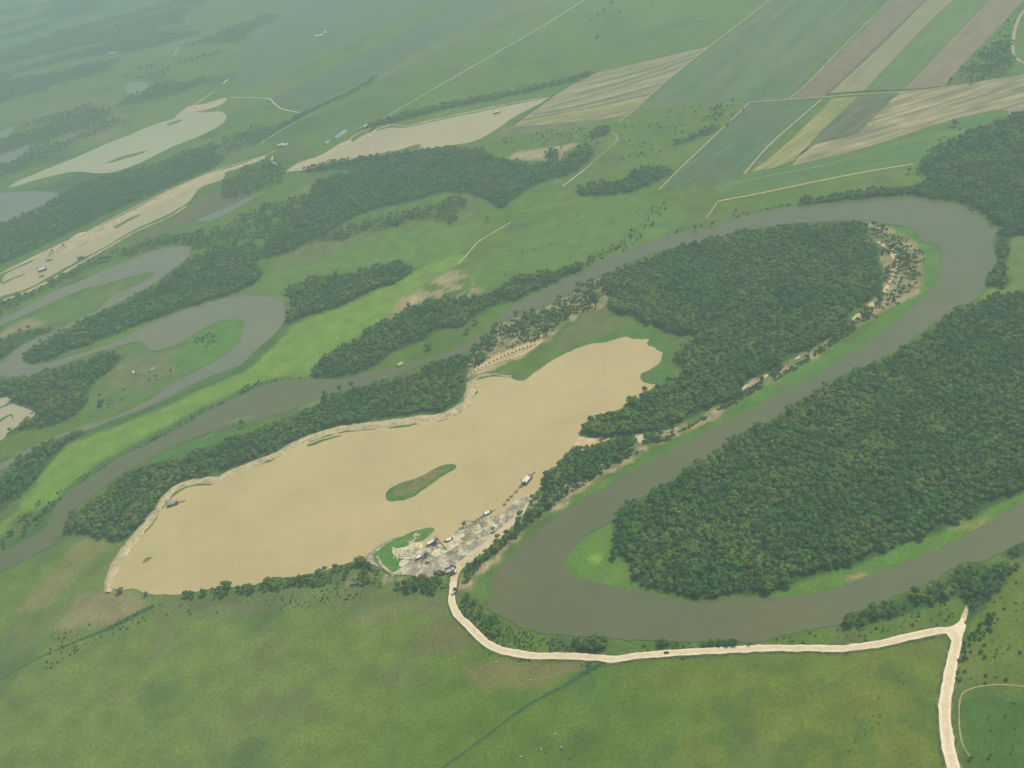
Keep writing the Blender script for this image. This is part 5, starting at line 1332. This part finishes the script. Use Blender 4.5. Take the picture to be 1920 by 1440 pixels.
heap((165, 452), 40, 12, 3.5, heading(130, 470, 200, 438), M_sand, 'low hazy heap nearest the water of the long pit', seed=45)

# white boulders lying on the grassy spit
r_ = random.Random(5)
spots = [(738, 1029), (741, 1031), (744, 1033), (748, 1030), (752, 1032), (779, 1003), (777, 1006), (783, 1005), (787, 1004), (779, 1010),
         (776, 1015), (769, 1018), (773, 1019), (738, 1047), (745, 1049), (752, 1043), (757, 1043.5), (763, 1043), (769, 1044), (774, 1043), (773, 1048), (761, 1052), (765, 1049), (757, 1056)]
rocks = []
for k in range(4):
    rr = np.random.default_rng(60 + k)
    vv = ICO_V * (1 + .45 * (rr.random(len(ICO_V)) - .5))[:, None] * [1.2, .9, .7]
    rocks.append(mesh_from('boulder', vv, ICO_F, Mconc))
for k, q in enumerate(spots):
    o = new_obj('boulder', rocks[k % 4], label='white boulder lying with many others on the grassy spit of the lake', category='boulder', group='white boulders on the grassy spit')
    g = G(*q)
    o.location = (g[0], g[1], Z_W + .6)
    s_ = r_.uniform(.8, 1.5)
    o.scale = (s_ * 1.3, s_, s_)
    o.rotation_euler = (0, 0, r_.uniform(0, 6))

# ------------------------------------------------------------------ cattle on the near pasture
def cow_mesh(material, name):
    """trunk, neck, head, legs and tail grown as one skinned surface"""
    me = bpy.data.meshes.new(name)
    pts = [((-.75, 0, 1.12), .30), ((-.1, 0, 1.05), .36), ((.6, 0, 1.12), .33), ((1.0, 0, 1.25), .20), ((1.35, 0, 1.15), .15), ((1.62, 0, .98), .09)]
    vs = [p for p, r in pts]
    rs = [r for p, r in pts]
    es = [(k, k + 1) for k in range(5)]
    for root, sx in ((0, -.78), (2, .55)):
        for sy in (-.24, .24):
            b = len(vs)
            bend = -.08 if root == 0 else .03
            vs += [(sx, sy, .85), (sx + bend, sy, .45), (sx + .02, sy, .02)]
            rs += [.15 if root == 0 else .12, .075, .06]
            es += [(root, b), (b, b + 1), (b + 1, b + 2)]
    b = len(vs)
    vs += [(-1.08, 0, 1.15), (-1.16, 0, .6)]
    rs += [.05, .03]
    es += [(0, b), (b, b + 1)]
    b = len(vs)
    for sy in (-1, 1):
        vs.append((1.28, sy * .24, 1.26))
        rs.append(.04)
        es.append((4, len(vs) - 1))
    me.from_pydata(vs, es, [])
    me.materials.append(material)
    o = bpy.data.objects.new('temp', me)
    col.objects.link(o)
    md = o.modifiers.new('skin', 'SKIN')
    for k, sv in enumerate(me.skin_vertices[0].data):
        sv.radius = (rs[k], rs[k])
        sv.use_root = (k == 1)
    o.modifiers.new('sub', 'SUBSURF').levels = 1
    dg = bpy.context.evaluated_depsgraph_get()
    out = bpy.data.meshes.new_from_object(o.evaluated_get(dg))
    bpy.data.objects.remove(o)
    out.name = name
    if not out.materials:
        out.materials.append(material)
    return out
cowW, cowD, cowB = cow_mesh(Mcoww, 'cow'), cow_mesh(Mcowd, 'cow'), cow_mesh(Mcowb, 'cow')
for x, y, me_, lab in ((1041, 1377, cowW, 'white cow standing highest in the scattered herd'), (1027, 1385, cowD, 'dark cow just below the highest white cow'),
                       (1079, 1380, cowD, 'dark cow grazing alone on the right of the herd'), (1015, 1406, cowW, 'white cow at the left of the herd with a dark cow close by'),
                       (1024, 1411, cowD, 'dark cow close to the white cow on the left'), (1053, 1402, cowW, 'white cow with a brown cow right beneath it'),
                       (1055, 1407, cowB, 'brown cow right beneath a white cow'), (977, 1420, cowW, 'white cow at the far left of the herd, the lowest white one'),
                       (982, 1421, cowD, 'dark cow touching the far left white cow'), (1068, 1424, cowD, 'dark cow lowest on the pasture'),
                       (995, 1276, cowW, 'white cow on the brown patch below the road bend'), (930, 1243, cowW, 'white cow alone near the road at the brown patch')):
    o = new_obj('cow', me_, label=lab, category='cow', group='cattle on the near pasture')
    g = G(x, y)
    o.location = (g[0], g[1], 0)
    o.rotation_euler = (0, 0, r_.uniform(0, 6.28))

# fence posts along the near edge of the white road
M_post = plain('post_wood', (0.20, 0.15, 0.10), .9)
fence_line = resample(ground(smooth(P("1150,1247 1200,1239 1300,1232 1440,1225 1560,1226 1600,1224 1660,1215 1740,1196 1765,1192 1780,1196 1784,1215 1776,1260 1770,1300"), False)), 9.0, False)
ft = empty('wire_fence', fence_line[0][0], fence_line[0][1], 0, 0, 'post and wire fence following the inner edge of the white road', 'fence')
for i, p in enumerate(fence_line[:100]):
    dx, dy = p[0] - fence_line[0][0], p[1] - fence_line[0][1]
    MB().bar((dx, dy, -.2), (dx, dy, 1.5), .09, .07).build('post', M_post, ft)
w_ = MB()
for a, b in zip(fence_line[:99], fence_line[1:100]):
    for hh in (.5, .95, 1.35):
        w_.bar((a[0] - fence_line[0][0], a[1] - fence_line[0][1], hh), (b[0] - fence_line[0][0], b[1] - fence_line[0][1], hh), .02, n=3)
w_.build('wire', Mgrey, ft)

# ------------------------------------------------------------------ haze: one closed box of even air round the whole scene
hb = MB().box(0, 0, (CAM_H + 30 - 1) / 2 + 0, 100000, 100000, CAM_H + 32)
HM = bpy.data.materials.new('haze')
HM.use_nodes = True
HM.node_tree.nodes.remove(HM.node_tree.nodes['Principled BSDF'])
pv = HM.node_tree.nodes.new('ShaderNodeVolumePrincipled')
pv.inputs['Color'].default_value = (*HAZE_COLOR, 1)
pv.inputs['Density'].default_value = HAZE_DENSITY
pv.inputs['Anisotropy'].default_value = 0.2
HM.node_tree.links.new(pv.outputs[0], HM.node_tree.nodes['Material Output'].inputs['Volume'])
hz = hb.build('haze', HM, kind='stuff')
hz.display_type = 'WIRE'
scene.cycles.volume_bounces = 1
